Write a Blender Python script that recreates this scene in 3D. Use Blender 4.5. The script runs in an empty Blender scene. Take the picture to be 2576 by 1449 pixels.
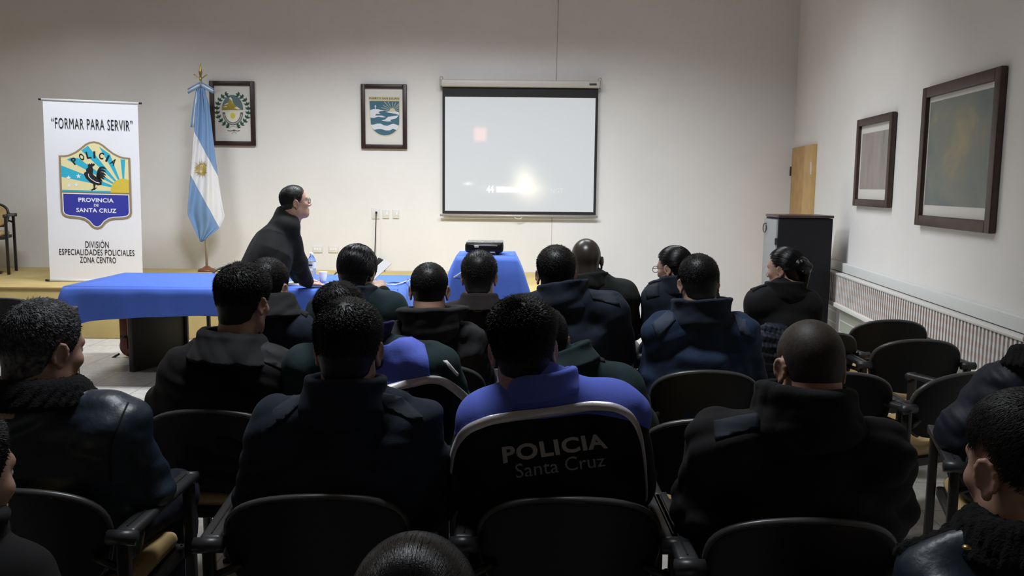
import bpy, bmesh, math, random
import numpy as np
from mathutils import Vector, Matrix
from mathutils.bvhtree import BVHTree
from mathutils.geometry import tessellate_polygon

# ------------------------------------------------------------------ camera, light, exposure
SC = bpy.context.scene
COL = SC.collection
F_PX, CAM_H = 2150.0, 1.55
TH = math.atan(0.12)
ROLL = 0.010
_f = np.array([0, math.cos(TH), -math.sin(TH)])
_u0 = np.array([0, math.sin(TH), math.cos(TH)])
_r0 = np.array([1.0, 0, 0])
_r = _r0 * math.cos(ROLL) + _u0 * math.sin(ROLL)
_u = _u0 * math.cos(ROLL) - _r0 * math.sin(ROLL)
CAM = np.array([0, 0, CAM_H])
cd = bpy.data.cameras.new('camera')
cam = bpy.data.objects.new('camera', cd)
COL.objects.link(cam)
m = Matrix.Identity(4)
for i in range(3):
    m[i][0], m[i][1], m[i][2], m[i][3] = _r[i], _u[i], -_f[i], CAM[i]
cam.matrix_world = m
cd.sensor_fit = 'HORIZONTAL'
cd.sensor_width = 36.0
cd.lens = F_PX / 2576 * 36
cd.clip_start = 0.05
SC.camera = cam
SC.view_settings.view_transform = 'Standard'
SC.view_settings.look = 'None'
SC.view_settings.gamma = 1.0
SC.view_settings.use_curve_mapping = False
SC.view_settings.exposure = 0.0

W = bpy.data.worlds.new('world')
SC.world = W
W.use_nodes = True
W.node_tree.nodes['Background'].inputs[0].default_value = (0.5, 0.47, 0.45, 1)
W.node_tree.nodes['Background'].inputs[1].default_value = 0.05


def area(name, loc, sx, sy, power, color, rot=(0, 0, 0), spread=180):
    l = bpy.data.lights.new(name, 'AREA')
    l.shape = 'RECTANGLE'
    l.size, l.size_y, l.energy, l.color = sx, sy, power, color
    l.spread = math.radians(spread)
    o = bpy.data.objects.new(name, l)
    o.location, o.rotation_euler = loc, rot
    COL.objects.link(o)
    return o


# fluorescent ceiling fittings over the front of the hall, out of the picture above
COOL = (0.90, 0.95, 1.0)
area('ceiling_lamp_left', (-4.4, 7.3, 4.15), 1.3, 0.4, 54, COOL, (0.2, 0, 0), 128)
area('ceiling_lamp_middle', (-1.2, 6.9, 4.2), 1.5, 0.5, 150, COOL, (0.2, 0, 0), 126)
area('ceiling_lamp_right', (0.8, 7.1, 4.2), 1.3, 0.4, 66, COOL, (0.2, 0, 0), 124)
area('ceiling_lamp_rear', (-0.4, 3.2, 4.3), 1.2, 0.4, 64, COOL, (0.1, 0, 0), 130)


def P(px, py, d):
    """World point on the plane Y = d that the camera sees at that pixel."""
    v = _f + (px - 1288) / F_PX * _r - (py - 724.5) / F_PX * _u
    return CAM + v * (d / v[1])


def G(px, py, z):
    """World point at height z that the camera sees at that pixel."""
    v = _f + (px - 1288) / F_PX * _r - (py - 724.5) / F_PX * _u
    return CAM + v * ((z - CAM_H) / v[2])


# ------------------------------------------------------------------ materials
MATS = {}


def mat(name, color, rough=0.6, metal=0.0, bump=0.0, bscale=60.0, var=0.0, vscale=8.0, sheen=0.0, emit=None,
        alpha=None, trans=0.0, spec=None, coat=0.0, bdist=0.01):
    if name in MATS:
        return MATS[name]
    mt = bpy.data.materials.new(name)
    mt.use_nodes = True
    nt = mt.node_tree
    b = nt.nodes['Principled BSDF']
    c = tuple(color) + (1,)
    b.inputs['Base Color'].default_value = c
    b.inputs['Roughness'].default_value = rough
    b.inputs['Metallic'].default_value = metal
    if spec is not None:
        b.inputs['Specular IOR Level'].default_value = spec
    if sheen:
        b.inputs['Sheen Weight'].default_value = sheen
        b.inputs['Sheen Roughness'].default_value = 0.5
        b.inputs['Sheen Tint'].default_value = tuple(min(1, x * 3 + 0.1) for x in color) + (1,)
    if trans:
        b.inputs['Transmission Weight'].default_value = trans
    if coat:
        b.inputs['Coat Weight'].default_value = coat
    if emit:
        b.inputs['Emission Color'].default_value = tuple(emit[0]) + (1,)
        b.inputs['Emission Strength'].default_value = emit[1]
    tc = None
    if bump or var:
        tc = nt.nodes.new('ShaderNodeTexCoord')
    if var:
        n = nt.nodes.new('ShaderNodeTexNoise')
        n.inputs['Scale'].default_value = vscale
        n.inputs['Detail'].default_value = 4
        nt.links.new(tc.outputs['Object'], n.inputs['Vector'])
        r = nt.nodes.new('ShaderNodeValToRGB')
        r.color_ramp.elements[0].position, r.color_ramp.elements[1].position = 0.3, 0.7
        r.color_ramp.elements[0].color = tuple(x * (1 - var) for x in color) + (1,)
        r.color_ramp.elements[1].color = tuple(min(1, x * (1 + var)) for x in color) + (1,)
        nt.links.new(n.outputs['Fac'], r.inputs['Fac'])
        nt.links.new(r.outputs['Color'], b.inputs['Base Color'])
    if bump:
        n = nt.nodes.new('ShaderNodeTexNoise')
        n.inputs['Scale'].default_value = bscale
        n.inputs['Detail'].default_value = 3
        nt.links.new(tc.outputs['Object'], n.inputs['Vector'])
        bp = nt.nodes.new('ShaderNodeBump')
        bp.inputs['Strength'].default_value = bump
        bp.inputs['Distance'].default_value = bdist
        nt.links.new(n.outputs['Fac'], bp.inputs['Height'])
        nt.links.new(bp.outputs['Normal'], b.inputs['Normal'])
    MATS[name] = mt
    return mt


def fabric(name, color, rough=0.9, sheen=0.10, bump=0.14, var=0.25):
    return mat(name, color, rough, bump=bump, bscale=260, var=var, vscale=14, sheen=sheen, bdist=0.004, spec=0.25)


# ------------------------------------------------------------------ object helpers
def link(name, me, parent=None, loc=(0, 0, 0)):
    o = bpy.data.objects.new(name, me)
    COL.objects.link(o)
    o.location = loc
    if parent is not None:
        o.parent = parent
    return o


def thing(name, label, cat, loc=(0, 0, 0), rz=0.0, group=None):
    o = link(name, None, None, loc)
    o.rotation_euler = (0, 0, rz)
    o.empty_display_size = 0.1
    return tag(o, label, cat, group)


def tag(o, label, cat, group=None):
    o['label'], o['category'] = label, cat
    if group:
        o['group'] = group
    return o


def structure(o):
    o['kind'] = 'structure'
    return o


def smooth(me, on=True):
    me.polygons.foreach_set('use_smooth', [on] * len(me.polygons))


class MB:
    """Collects shapes into one mesh."""

    def __init__(self):
        self.v, self.f, self.mi, self.sm = [], [], [], []

    def add(self, v, f, mi=0, smooth_=False):
        n = len(self.v)
        self.v += [tuple(map(float, p)) for p in v]
        self.f += [tuple(i + n for i in q) for q in f]
        self.mi += [mi] * len(f)
        self.sm += [smooth_] * len(f)
        return self

    def box(self, c, s, R=None, bev=0.0, mi=0):
        bm = bmesh.new()
        bmesh.ops.create_cube(bm, size=1)
        for v in bm.verts:
            v.co = Vector((v.co.x * s[0], v.co.y * s[1], v.co.z * s[2]))
        if bev:
            bmesh.ops.bevel(bm, geom=bm.edges[:], offset=min(bev, min(s) * 0.45), segments=3, profile=0.5, affect='EDGES')
        M = Matrix(R) if R is not None else Matrix.Identity(3)
        c = Vector(c)
        bm.verts.ensure_lookup_table()
        self.add([M @ v.co + c for v in bm.verts], [[v.index for v in f.verts] for f in bm.faces], mi, bev > 0)
        bm.free()
        return self

    def tube(self, pts, r, n=10, mi=0, cap=True, flat=None):
        """Swept tube through pts; r a radius or a list; flat=(a,b) elliptic factors."""
        pts = [np.array(p, float) for p in pts]
        if not hasattr(r, '__len__'):
            r = [r] * len(pts)
        V, Fc = [], []
        up = None
        for i, p in enumerate(pts):
            t = pts[min(i + 1, len(pts) - 1)] - pts[max(i - 1, 0)]
            t /= np.linalg.norm(t) + 1e-12
            if up is None:
                up = np.array([0, 0, 1.0]) if abs(t[2]) < 0.9 else np.array([0, 1.0, 0])
            s = np.cross(t, up)
            s /= np.linalg.norm(s) + 1e-12
            up = np.cross(s, t)
            fa, fb = flat or (1, 1)
            for k in range(n):
                a = 2 * math.pi * k / n
                V.append(p + r[i] * (fa * math.cos(a) * s + fb * math.sin(a) * up))
        for i in range(len(pts) - 1):
            for k in range(n):
                k2 = (k + 1) % n
                Fc.append((i * n + k, i * n + k2, (i + 1) * n + k2, (i + 1) * n + k))
        if cap:
            Fc.append(tuple(range(n))[::-1])
            Fc.append(tuple((len(pts) - 1) * n + k for k in range(n)))
        return self.add(V, Fc, mi, True)

    def lathe(self, prof, c=(0, 0, 0), n=24, mi=0):
        V, Fc = [], []
        for (r, z) in prof:
            for k in range(n):
                a = 2 * math.pi * k / n
                V.append((c[0] + r * math.cos(a), c[1] + r * math.sin(a), c[2] + z))
        for i in range(len(prof) - 1):
            for k in range(n):
                k2 = (k + 1) % n
                Fc.append((i * n + k, i * n + k2, (i + 1) * n + k2, (i + 1) * n + k))
        Fc.append(tuple(range(n))[::-1])
        Fc.append(tuple((len(prof) - 1) * n + k for k in range(n)))
        return self.add(V, Fc, mi, True)

    def grid(self, fn, nu, nv, mi=0):
        V = [fn(i / nu, j / nv) for j in range(nv + 1) for i in range(nu + 1)]
        w = nu + 1
        Fc = [(j * w + i, j * w + i + 1, (j + 1) * w + i + 1, (j + 1) * w + i) for j in range(nv) for i in range(nu)]
        return self.add(V, Fc, mi, True)

    def build(self, name, mats, parent=None, loc=(0, 0, 0), solid=0.0):
        me = bpy.data.meshes.new(name)
        me.from_pydata(self.v, [], self.f)
        for m_ in (mats if isinstance(mats, (list, tuple)) else [mats]):
            me.materials.append(m_)
        me.polygons.foreach_set('material_index', self.mi)
        me.polygons.foreach_set('use_smooth', self.sm)
        me.update()
        o = link(name, me, parent, loc)
        if solid:
            md = o.modifiers.new('thickness', 'SOLIDIFY')
            md.thickness = solid
            md.offset = 0
        return o


def rotz(a):
    c, s = math.cos(a), math.sin(a)
    return np.array([[c, -s, 0], [s, c, 0], [0, 0, 1.0]])


def rotx(a):
    c, s = math.cos(a), math.sin(a)
    return np.array([[1.0, 0, 0], [0, c, -s], [0, s, c]])


def roty(a):
    c, s = math.cos(a), math.sin(a)
    return np.array([[c, 0, s], [0, 1.0, 0], [-s, 0, c]])


def nrm(v):
    v = np.array(v, float)
    return v / (np.linalg.norm(v) + 1e-12)


def dup(root, loc, rz, label, group=None, name=None):
    r = root.copy()
    COL.objects.link(r)
    r.location, r.rotation_euler = loc, (0, 0, rz)
    r['label'] = label
    if group:
        r['group'] = group
    elif 'group' in r:
        del r['group']
    for ch in list(root.children):
        c = ch.copy()
        COL.objects.link(c)
        c.parent = r
        for g in list(ch.children):
            e = g.copy()
            COL.objects.link(e)
            e.parent = c
    return r


# ------------------------------------------------------------------ flat art and lettering
_txt_cache = {}


def text_geo(s, bold=0.0, spacing=1.0):
    key = (s, bold, spacing)
    if key not in _txt_cache:
        cu = bpy.data.curves.new('txt', 'FONT')
        cu.body = s
        cu.offset = bold
        cu.space_character = spacing
        cu.resolution_u = 3
        ob = bpy.data.objects.new('txt', cu)
        COL.objects.link(ob)
        dg = bpy.context.evaluated_depsgraph_get()
        me = bpy.data.meshes.new_from_object(ob.evaluated_get(dg))
        v = np.array([q.co[:2] for q in me.vertices])
        f = [tuple(p.vertices) for p in me.polygons]
        bpy.data.objects.remove(ob)
        bpy.data.curves.remove(cu)
        bpy.data.meshes.remove(me)
        lo, hi = v.min(0), v.max(0)
        _txt_cache[key] = ((v - lo) / (hi - lo), f, (hi - lo)[0] / (hi - lo)[1])
    return _txt_cache[key]


class Art:
    """Flat artwork on a plane: O origin, U right, V up, N towards the viewer. Each call stacks a thin printed layer."""

    def __init__(self, O, U, V):
        self.O, self.U, self.V = np.array(O, float), nrm(U), nrm(V)
        self.N = np.cross(self.U, self.V)
        self.mb, self.mats, self.k = MB(), [], 0

    def _mi(self, mt):
        if mt not in self.mats:
            self.mats.append(mt)
        return self.mats.index(mt)

    def pt(self, u, v, lift):
        return self.O + u * self.U + v * self.V + lift * self.N

    def layer(self, k=None):
        self.k = self.k + 1 if k is None else k
        return self

    def poly(self, pts, mt):
        lift = 0.0007 * (self.k + 1)
        tri = tessellate_polygon([[Vector((p[0], p[1], 0)) for p in pts]])
        out = []
        for t in tri:
            a, b, c = (np.array(pts[i]) for i in t)
            cr = (b[0] - a[0]) * (c[1] - a[1]) - (b[1] - a[1]) * (c[0] - a[0])
            out.append(t if cr > 0 else t[::-1])
        self.mb.add([self.pt(p[0], p[1], lift) for p in pts], out, self._mi(mt))
        return self

    def ell(self, c, a, b, mt, n=40, a0=0, a1=2 * math.pi):
        full = abs(a1 - a0) > 6.28
        m_ = n if full else n + 1
        return self.poly([(c[0] + a * math.cos(a0 + (a1 - a0) * i / n), c[1] + b * math.sin(a0 + (a1 - a0) * i / n)) for i in range(m_)], mt)

    def stroke(self, pts, w, mt):
        pts = [np.array(p, float) for p in pts]
        L, R_ = [], []
        for i, p in enumerate(pts):
            t = pts[min(i + 1, len(pts) - 1)] - pts[max(i - 1, 0)]
            t /= np.linalg.norm(t) + 1e-12
            n = np.array([-t[1], t[0]])
            ww = w[i] if hasattr(w, '__len__') else w
            L.append(p + n * ww / 2)
            R_.append(p - n * ww / 2)
        lift = 0.0007 * (self.k + 1)
        V = [self.pt(*p, lift) for p in L] + [self.pt(*p, lift) for p in R_]
        n = len(pts)
        self.mb.add(V, [(i, n + i, n + i + 1, i + 1) for i in range(n - 1)], self._mi(mt))
        return self

    def text(self, s, c, w, h, mt, bold=0.0, spacing=1.0, ang=0.0):
        v, f, _ = text_geo(s, bold, spacing)
        ca, sa = math.cos(ang), math.sin(ang)
        lift = 0.0007 * (self.k + 1)
        V = []
        for p in v:
            x, y = (p[0] - 0.5) * w, (p[1] - 0.5) * h
            V.append(self.pt(c[0] + x * ca - y * sa, c[1] + x * sa + y * ca, lift))
        self.mb.add(V, f, self._mi(mt))
        return self

    def build(self, name, parent=None, loc=None):
        if loc is not None:
            self.mb.v = [tuple(np.array(p) - np.array(loc)) for p in self.mb.v]
        return self.mb.build(name, self.mats, parent)
# ------------------------------------------------------------------ signed-distance modelling (bodies, hair, clothing)
def smin(a, b, k):
    if k <= 0:
        return np.minimum(a, b)
    h = np.clip(0.5 + 0.5 * (b - a) / k, 0, 1)
    return b + (a - b) * h - k * h * (1 - h)


def smax(a, b, k):
    return -smin(-a, -b, k)


def cone(a, b, ra, rb, k=0.02):
    a, b = np.array(a, np.float32), np.array(b, np.float32)

    def f(p):
        ba = b - a
        l2 = float(ba @ ba) + 1e-9
        t = np.clip(((p - a) @ ba) / l2, 0, 1)
        q = p - a - t[:, None] * ba
        return np.sqrt((q * q).sum(1)) - (ra + (rb - ra) * t)
    return (f, k, 1)


def ell(c, r, R=None, k=0.02, s=1):
    c, r = np.array(c, np.float32), np.array(r, np.float32)
    Rm = None if R is None else np.array(R, np.float32)

    def f(p):
        q = p - c
        if Rm is not None:
            q = q @ Rm          # into the local axes (columns of R)
        k0 = np.sqrt(((q / r) ** 2).sum(1))
        k1 = np.sqrt(((q / (r * r)) ** 2).sum(1)) + 1e-9
        return k0 * (k0 - 1) / k1
    return (f, k, s)


def rbox(c, h, r, R=None, k=0.01, s=1):
    c, h = np.array(c, np.float32), np.array(h, np.float32)
    Rm = None if R is None else np.array(R, np.float32)

    def f(p):
        q = p - c
        if Rm is not None:
            q = q @ Rm
        d = np.abs(q) - (h - r)
        return np.sqrt((np.maximum(d, 0) ** 2).sum(1)) + np.minimum(d.max(1), 0) - r
    return (f, k, s)


def loft(p0, p1, side, prof, k=0.03):
    """Elliptic cross-sections along p0-p1; prof rows (t, half width, half depth, forward offset)."""
    p0, p1 = np.array(p0, np.float32), np.array(p1, np.float32)
    ax = p1 - p0
    L = float(np.linalg.norm(ax))
    ax = ax / L
    sd = np.array(side, np.float32)
    sd = sd - ax * float(sd @ ax)
    sd /= np.linalg.norm(sd)
    fw = np.cross(ax, sd)
    pr = np.array(prof, np.float32)

    def f(p):
        q = p - p0
        t = (q @ ax) / L
        tc = np.clip(t, pr[0, 0], pr[-1, 0])
        a = np.interp(tc, pr[:, 0], pr[:, 1])
        b = np.interp(tc, pr[:, 0], pr[:, 2])
        o = np.interp(tc, pr[:, 0], pr[:, 3])
        u, w = q @ sd, q @ fw - o
        k0 = np.sqrt((u / a) ** 2 + (w / b) ** 2)
        k1 = np.sqrt((u / (a * a)) ** 2 + (w / (b * b)) ** 2) + 1e-6
        d = k0 * (k0 - 1) / k1
        e = np.abs(t - tc) * L
        return np.where(e > 0, np.sqrt(np.maximum(d, 0) ** 2 + e * e) + np.minimum(d, 0), d).astype(np.float32)
    return (f, k, 1)


def band(c, R, a, b, hh, th, flare=0.0, k=0.0, wav=0.0):
    """Collar: an upright elliptic ring; R columns side, forward, up."""
    c, Rm = np.array(c, np.float32), np.array(R, np.float32)

    def f(p):
        q = (p - c) @ Rm
        z = q[:, 2]
        g = 1 + flare * np.clip(z / hh, -1, 1)
        an = np.arctan2(q[:, 1], q[:, 0])
        g = g * (1 + wav * np.sin(5 * an + 20 * z))
        k0 = np.sqrt((q[:, 0] / (a * g)) ** 2 + (q[:, 1] / (b * g)) ** 2)
        d1 = np.abs(k0 - 1) * min(a, b) - th
        d2 = np.abs(z) - hh
        r = th * 0.8
        return np.sqrt(np.maximum(d1 + r, 0) ** 2 + np.maximum(d2 + r, 0) ** 2) + np.minimum(np.maximum(d1, d2) + r, 0) - r
    return (f, k, 1)


def combine(prims, disp=None):
    def f(p):
        d = None
        for (g, k, s) in prims:
            e = g(p)
            if d is None:
                d = e
            elif s > 0:
                d = smin(d, e, k)
            else:
                d = smax(d, -e, k)
        if disp is not None:
            d = d + disp(p)
        return d.astype(np.float32)
    return f


def folds(seed, amp=0.006, wl=0.12, org=(0, 0, 0)):
    """Soft cloth folds: a few warped sine ridges."""
    rs = np.random.RandomState(seed)
    D = rs.normal(size=(5, 3)).astype(np.float32)
    D[:, 1] *= 0.4
    D[:, 0] *= 0.7
    D /= np.linalg.norm(D, axis=1)[:, None]
    ph = rs.uniform(0, 6.28, 5).astype(np.float32)
    wv = (2 * math.pi / (wl * rs.uniform(0.6, 1.6, 5))).astype(np.float32)
    W3 = rs.normal(size=(3, 3)).astype(np.float32) * 9
    o = np.array(org, np.float32)

    def f(p):
        q = p - o
        wq = q + 0.02 * np.sin(q @ W3.T + ph[:3])
        s = 0
        for i in range(5):
            v = np.sin((wq @ D[i]) * wv[i] + ph[i])
            s = s + (v if i % 2 else 1 - 2 * np.sqrt(v * v + 0.03)) * (0.45 if i > 2 else 0.4)
        return amp * s
    return f


def polygonise(f, lo, hi, h):
    """Surface nets on a grid of step h, refined only near the surface. Returns vertices and quads."""
    B = 6
    lo = np.array(lo, np.float32)
    nb = np.maximum(1, np.ceil((np.array(hi) - lo) / (B * h)).astype(int))
    ci = np.stack(np.meshgrid(*[np.arange(n) for n in nb], indexing='ij'), -1).reshape(-1, 3)
    cc = lo + (ci + 0.5) * (B * h) - 0.5 * h
    dc = f(cc.astype(np.float32))
    act = np.abs(dc) < B * h * 1.25 + 0.012
    D = np.repeat(np.repeat(np.repeat(dc.reshape(nb), B, 0), B, 1), B, 2)
    ai = ci[act]
    if len(ai) == 0:
        return np.zeros((0, 3)), np.zeros((0, 4), int)
    off = np.stack(np.meshgrid(*[np.arange(B)] * 3, indexing='ij'), -1).reshape(-1, 3)
    idx = (ai[:, None, :] * B + off[None]).reshape(-1, 3)
    for s in range(0, len(idx), 400000):
        j = idx[s:s + 400000]
        D[j[:, 0], j[:, 1], j[:, 2]] = f((lo + j * h).astype(np.float32))
    D[[0, -1]] = np.maximum(D[[0, -1]], h)
    D[:, [0, -1]] = np.maximum(D[:, [0, -1]], h)
    D[:, :, [0, -1]] = np.maximum(D[:, :, [0, -1]], h)
    S = D < 0
    cs = [S[i:S.shape[0] - 1 + i, j:S.shape[1] - 1 + j, k:S.shape[2] - 1 + k] for i in (0, 1) for j in (0, 1) for k in (0, 1)]
    cnt = np.zeros(cs[0].shape, np.int8)
    for q in cs:
        cnt += q
    cell = (cnt > 0) & (cnt < 8)
    ids = np.full(cell.shape, -1, np.int64)
    cells = np.argwhere(cell)
    ids[cell] = np.arange(len(cells))
    pos = np.zeros((len(cells), 3), np.float32)
    num = np.zeros(len(cells), np.float32)
    cor = [(i, j, k) for i in (0, 1) for j in (0, 1) for k in (0, 1)]
    val = {c: D[cells[:, 0] + c[0], cells[:, 1] + c[1], cells[:, 2] + c[2]] for c in cor}
    for c in cor:
        for ax in range(3):
            if c[ax] == 0:
                e = list(c)
                e[ax] = 1
                e = tuple(e)
                a, b = val[c], val[e]
                mk = (a < 0) != (b < 0)
                t = np.where(mk, a / np.where(mk, a - b, 1), 0)
                q = np.tile(np.array(c, np.float32), (len(cells), 1))
                q[:, ax] += t
                pos += q * mk[:, None]
                num += mk
    V = lo + (cells + pos / num[:, None]) * h
    Q = []
    for ax in range(3):
        o1, o2 = (ax + 1) % 3, (ax + 2) % 3
        sl0 = [slice(None)] * 3
        sl1 = [slice(None)] * 3
        sl0[ax], sl1[ax] = slice(0, -1), slice(1, None)
        ch = S[tuple(sl0)] != S[tuple(sl1)]
        E = np.argwhere(ch)
        E = E[(E[:, o1] > 0) & (E[:, o2] > 0)]
        E = E[(E[:, o1] < S.shape[o1] - 1) & (E[:, o2] < S.shape[o2] - 1)]
        if len(E) == 0:
            continue
        ins = S[E[:, 0], E[:, 1], E[:, 2]]
        qs = []
        for (d1, d2) in ((1, 1), (0, 1), (0, 0), (1, 0)):
            c = E.copy()
            c[:, o1] -= d1
            c[:, o2] -= d2
            qs.append(ids[c[:, 0], c[:, 1], c[:, 2]])
        q = np.stack(qs, 1)
        q[~ins] = q[~ins][:, ::-1]
        Q.append(q)
    Q = np.concatenate(Q)
    return V, Q[(Q >= 0).all(1)]


def np_mesh(name, V, Q, mats, mi=None, smooth_=True):
    me = bpy.data.meshes.new(name)
    V = np.ascontiguousarray(V, np.float32)
    Q = np.ascontiguousarray(Q, np.int32)
    n, k = Q.shape
    me.vertices.add(len(V))
    me.vertices.foreach_set('co', V.ravel())
    me.loops.add(n * k)
    me.loops.foreach_set('vertex_index', Q.ravel())
    me.polygons.add(n)
    me.polygons.foreach_set('loop_start', np.arange(0, n * k, k, dtype=np.int32))
    me.polygons.foreach_set('loop_total', np.full(n, k, np.int32))
    for m_ in (mats if isinstance(mats, (list, tuple)) else [mats]):
        me.materials.append(m_)
    if mi is not None:
        me.polygons.foreach_set('material_index', np.asarray(mi, np.int32))
    me.polygons.foreach_set('use_smooth', np.full(n, smooth_, bool))
    me.update(calc_edges=True)
    me.validate()
    return me


def sdf_obj(name, prims, lo, hi, h, mt, parent, root, disp=None, extra=None):
    """Mesh a set of primitives; verts are kept relative to the root point."""
    V, Q = polygonise(combine(prims, disp), lo, hi, h)
    if extra is not None:
        for (V2, Q2) in extra:
            Q = np.concatenate([Q, Q2 + len(V)])
            V = np.concatenate([V, V2])
    return link(name, np_mesh(name, V - np.array(root), Q, mt), parent)
# ------------------------------------------------------------------ setting
def wallx(y):                     # the right wall opens slightly towards the back
    return 2.42 + 0.089 * y


DW = 10.3
ST_Z, ST_Y, ST_X = 0.51, 8.35, 0.62
M_wall = mat('wall_paint', (0.765, 0.748, 0.725), 0.85, bump=0.12, bscale=90, var=0.03, vscale=1.5)
M_ceil = mat('ceiling_bounce_tint', (0.55, 0.45, 0.35), 0.9)  # unseen ceiling, tinted warm so its bounce warms the upper walls
M_dark_wall = mat('rear_wall_paint', (0.30, 0.27, 0.24), 0.9)
M_stage = mat('mustard_carpet', (0.55, 0.41, 0.16), 0.95, bump=0.4, bscale=300, var=0.12, vscale=3, sheen=0.2, bdist=0.004)
M_white = mat('white_plastic', (0.82, 0.82, 0.80), 0.4)
M_offw = mat('plate_plastic', (0.70, 0.69, 0.66), 0.45)
M_black = mat('black_plastic', (0.012, 0.012, 0.013), 0.45)
M_paper = mat('paper', (0.85, 0.85, 0.85), 0.8)

# floor: pale polished tiles
M_floor = mat('floor_tiles', (0.50, 0.48, 0.45), 0.32, var=0.14, vscale=22)
nt = M_floor.node_tree
bs = nt.nodes['Principled BSDF']
old = bs.inputs['Base Color'].links[0].from_socket
tc = nt.nodes.new('ShaderNodeTexCoord')
br = nt.nodes.new('ShaderNodeTexBrick')
br.offset = 0.0
br.inputs['Scale'].default_value = 1.0
br.inputs['Brick Width'].default_value = 0.4
br.inputs['Row Height'].default_value = 0.4
br.inputs['Mortar Size'].default_value = 0.004
br.inputs['Mortar'].default_value = (0.25, 0.24, 0.22, 1)
nt.links.new(tc.outputs['Object'], br.inputs['Vector'])
nt.links.new(old, br.inputs['Color1'])
nt.links.new(old, br.inputs['Color2'])
nt.links.new(br.outputs['Color'], bs.inputs['Base Color'])
n2 = nt.nodes.new('ShaderNodeTexNoise')
n2.inputs['Scale'].default_value = 3
rr = nt.nodes.new('ShaderNodeMapRange')
rr.inputs['To Min'].default_value, rr.inputs['To Max'].default_value = 0.25, 0.5
nt.links.new(tc.outputs['Object'], n2.inputs['Vector'])
nt.links.new(n2.outputs['Fac'], rr.inputs['Value'])
nt.links.new(rr.outputs['Result'], bs.inputs['Roughness'])

XL, YB, ZC = -7.2, -3.0, 4.6
T = 0.12
structure(MB().add([(XL, YB, 0), (wallx(YB), YB, 0), (wallx(DW), DW, 0), (XL, DW, 0),
                    (XL, YB, -T), (wallx(YB), YB, -T), (wallx(DW), DW, -T), (XL, DW, -T)],
                   [(0, 1, 2, 3), (7, 6, 5, 4), (0, 4, 5, 1), (1, 5, 6, 2), (2, 6, 7, 3), (3, 7, 4, 0)]).build('floor', M_floor))
structure(MB().add([(XL, YB, ZC), (wallx(YB), YB, ZC), (wallx(DW), DW, ZC), (XL, DW, ZC)], [(3, 2, 1, 0)]).build('ceiling', M_ceil))
structure(MB().box(((XL + wallx(DW)) / 2, DW + T / 2, ZC / 2), (wallx(DW) - XL + 2 * T, T, ZC)).build('wall_front', M_wall))
structure(MB().box((XL - T / 2, (DW + YB) / 2, ZC / 2), (T, DW - YB, ZC)).build('wall_left', M_wall))
structure(MB().box(((XL + wallx(YB)) / 2, YB - T / 2, ZC / 2), (wallx(YB) - XL + 2 * T, T, ZC)).build('wall_back', M_dark_wall))
structure(MB().add([(wallx(YB), YB, 0), (wallx(DW), DW, 0), (wallx(DW), DW, ZC), (wallx(YB), YB, ZC),
                    (wallx(YB) + T, YB, 0), (wallx(DW) + T, DW, 0), (wallx(DW) + T, DW, ZC), (wallx(YB) + T, YB, ZC)],
                   [(0, 3, 2, 1), (4, 5, 6, 7), (0, 1, 5, 4), (3, 7, 6, 2), (1, 2, 6, 5), (0, 4, 7, 3)]).build('wall_right', M_wall))
# raised platform along the front wall
sb = MB().box(((XL + ST_X) / 2, (ST_Y + DW) / 2, ST_Z / 2), (ST_X - XL, DW - ST_Y, ST_Z), bev=0.012)
stg = structure(sb.build('stage_platform', M_stage))
structure(MB().box(((XL + ST_X) / 2, ST_Y - 0.004, ST_Z - 0.012), (ST_X - XL, 0.012, 0.02), bev=0.004).build('trim_1', mat('edge_strip', (0.33, 0.22, 0.08), 0.6)))
# hairline panel joint in the front wall
j0, j1 = P(1406, -40, DW - .004), P(1399, 212, DW - .004)
j2, j3 = P(1388, 545, DW - .004), P(1386, 700, DW - .004)
structure(MB().tube([j0, j1], 0.0035, 6).tube([j2, j3], 0.0035, 6).build('trim_2', mat('joint', (0.55, 0.50, 0.46), 0.8)))

# frame of the right wall: RW(y, z) is a point on it, RU runs along it towards the back, RN faces the room
RU = nrm((0.089, 1, 0))
RN = np.array([-RU[1], RU[0], 0])


def RW(y, z, off=0.0):
    return np.array([wallx(y), y, z]) + RN * off


def on_right(y0, y1, z0, z1, off0, off1, mb=None, mi=0, bev=0.0):
    a, b = RW(y0, 0), RW(y1, 0)
    c = (a + b) / 2 + RN * (off0 + off1) / 2
    c[2] = (z0 + z1) / 2
    R = np.stack([RU, RN, [0, 0, 1]], 1)
    return (mb or MB()).box(c, (np.linalg.norm(b - a), abs(off1 - off0), z1 - z0), R, bev, mi)


# door at the far end of the right wall: a leaf and a lighter jamb strip
M_door = mat('door_veneer', (0.50, 0.29, 0.10), 0.45, var=0.18, vscale=5)
M_jamb = mat('jamb_wood', (0.60, 0.38, 0.15), 0.45, var=0.12, vscale=5)
dr = structure(thing('door_1', 'orange wooden door with a lighter side strip near the far corner', 'door', RW(9.75, 0)))
o_ = np.array(dr.location)


def rel(o, loc):
    """Move a world-built mesh under a parent at loc."""
    me = o.data
    co = np.empty(len(me.vertices) * 3, np.float32)
    me.vertices.foreach_get('co', co)
    co = co.reshape(-1, 3) - np.array(loc, np.float32)
    me.vertices.foreach_set('co', co.ravel())
    me.update()
    return o


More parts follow.
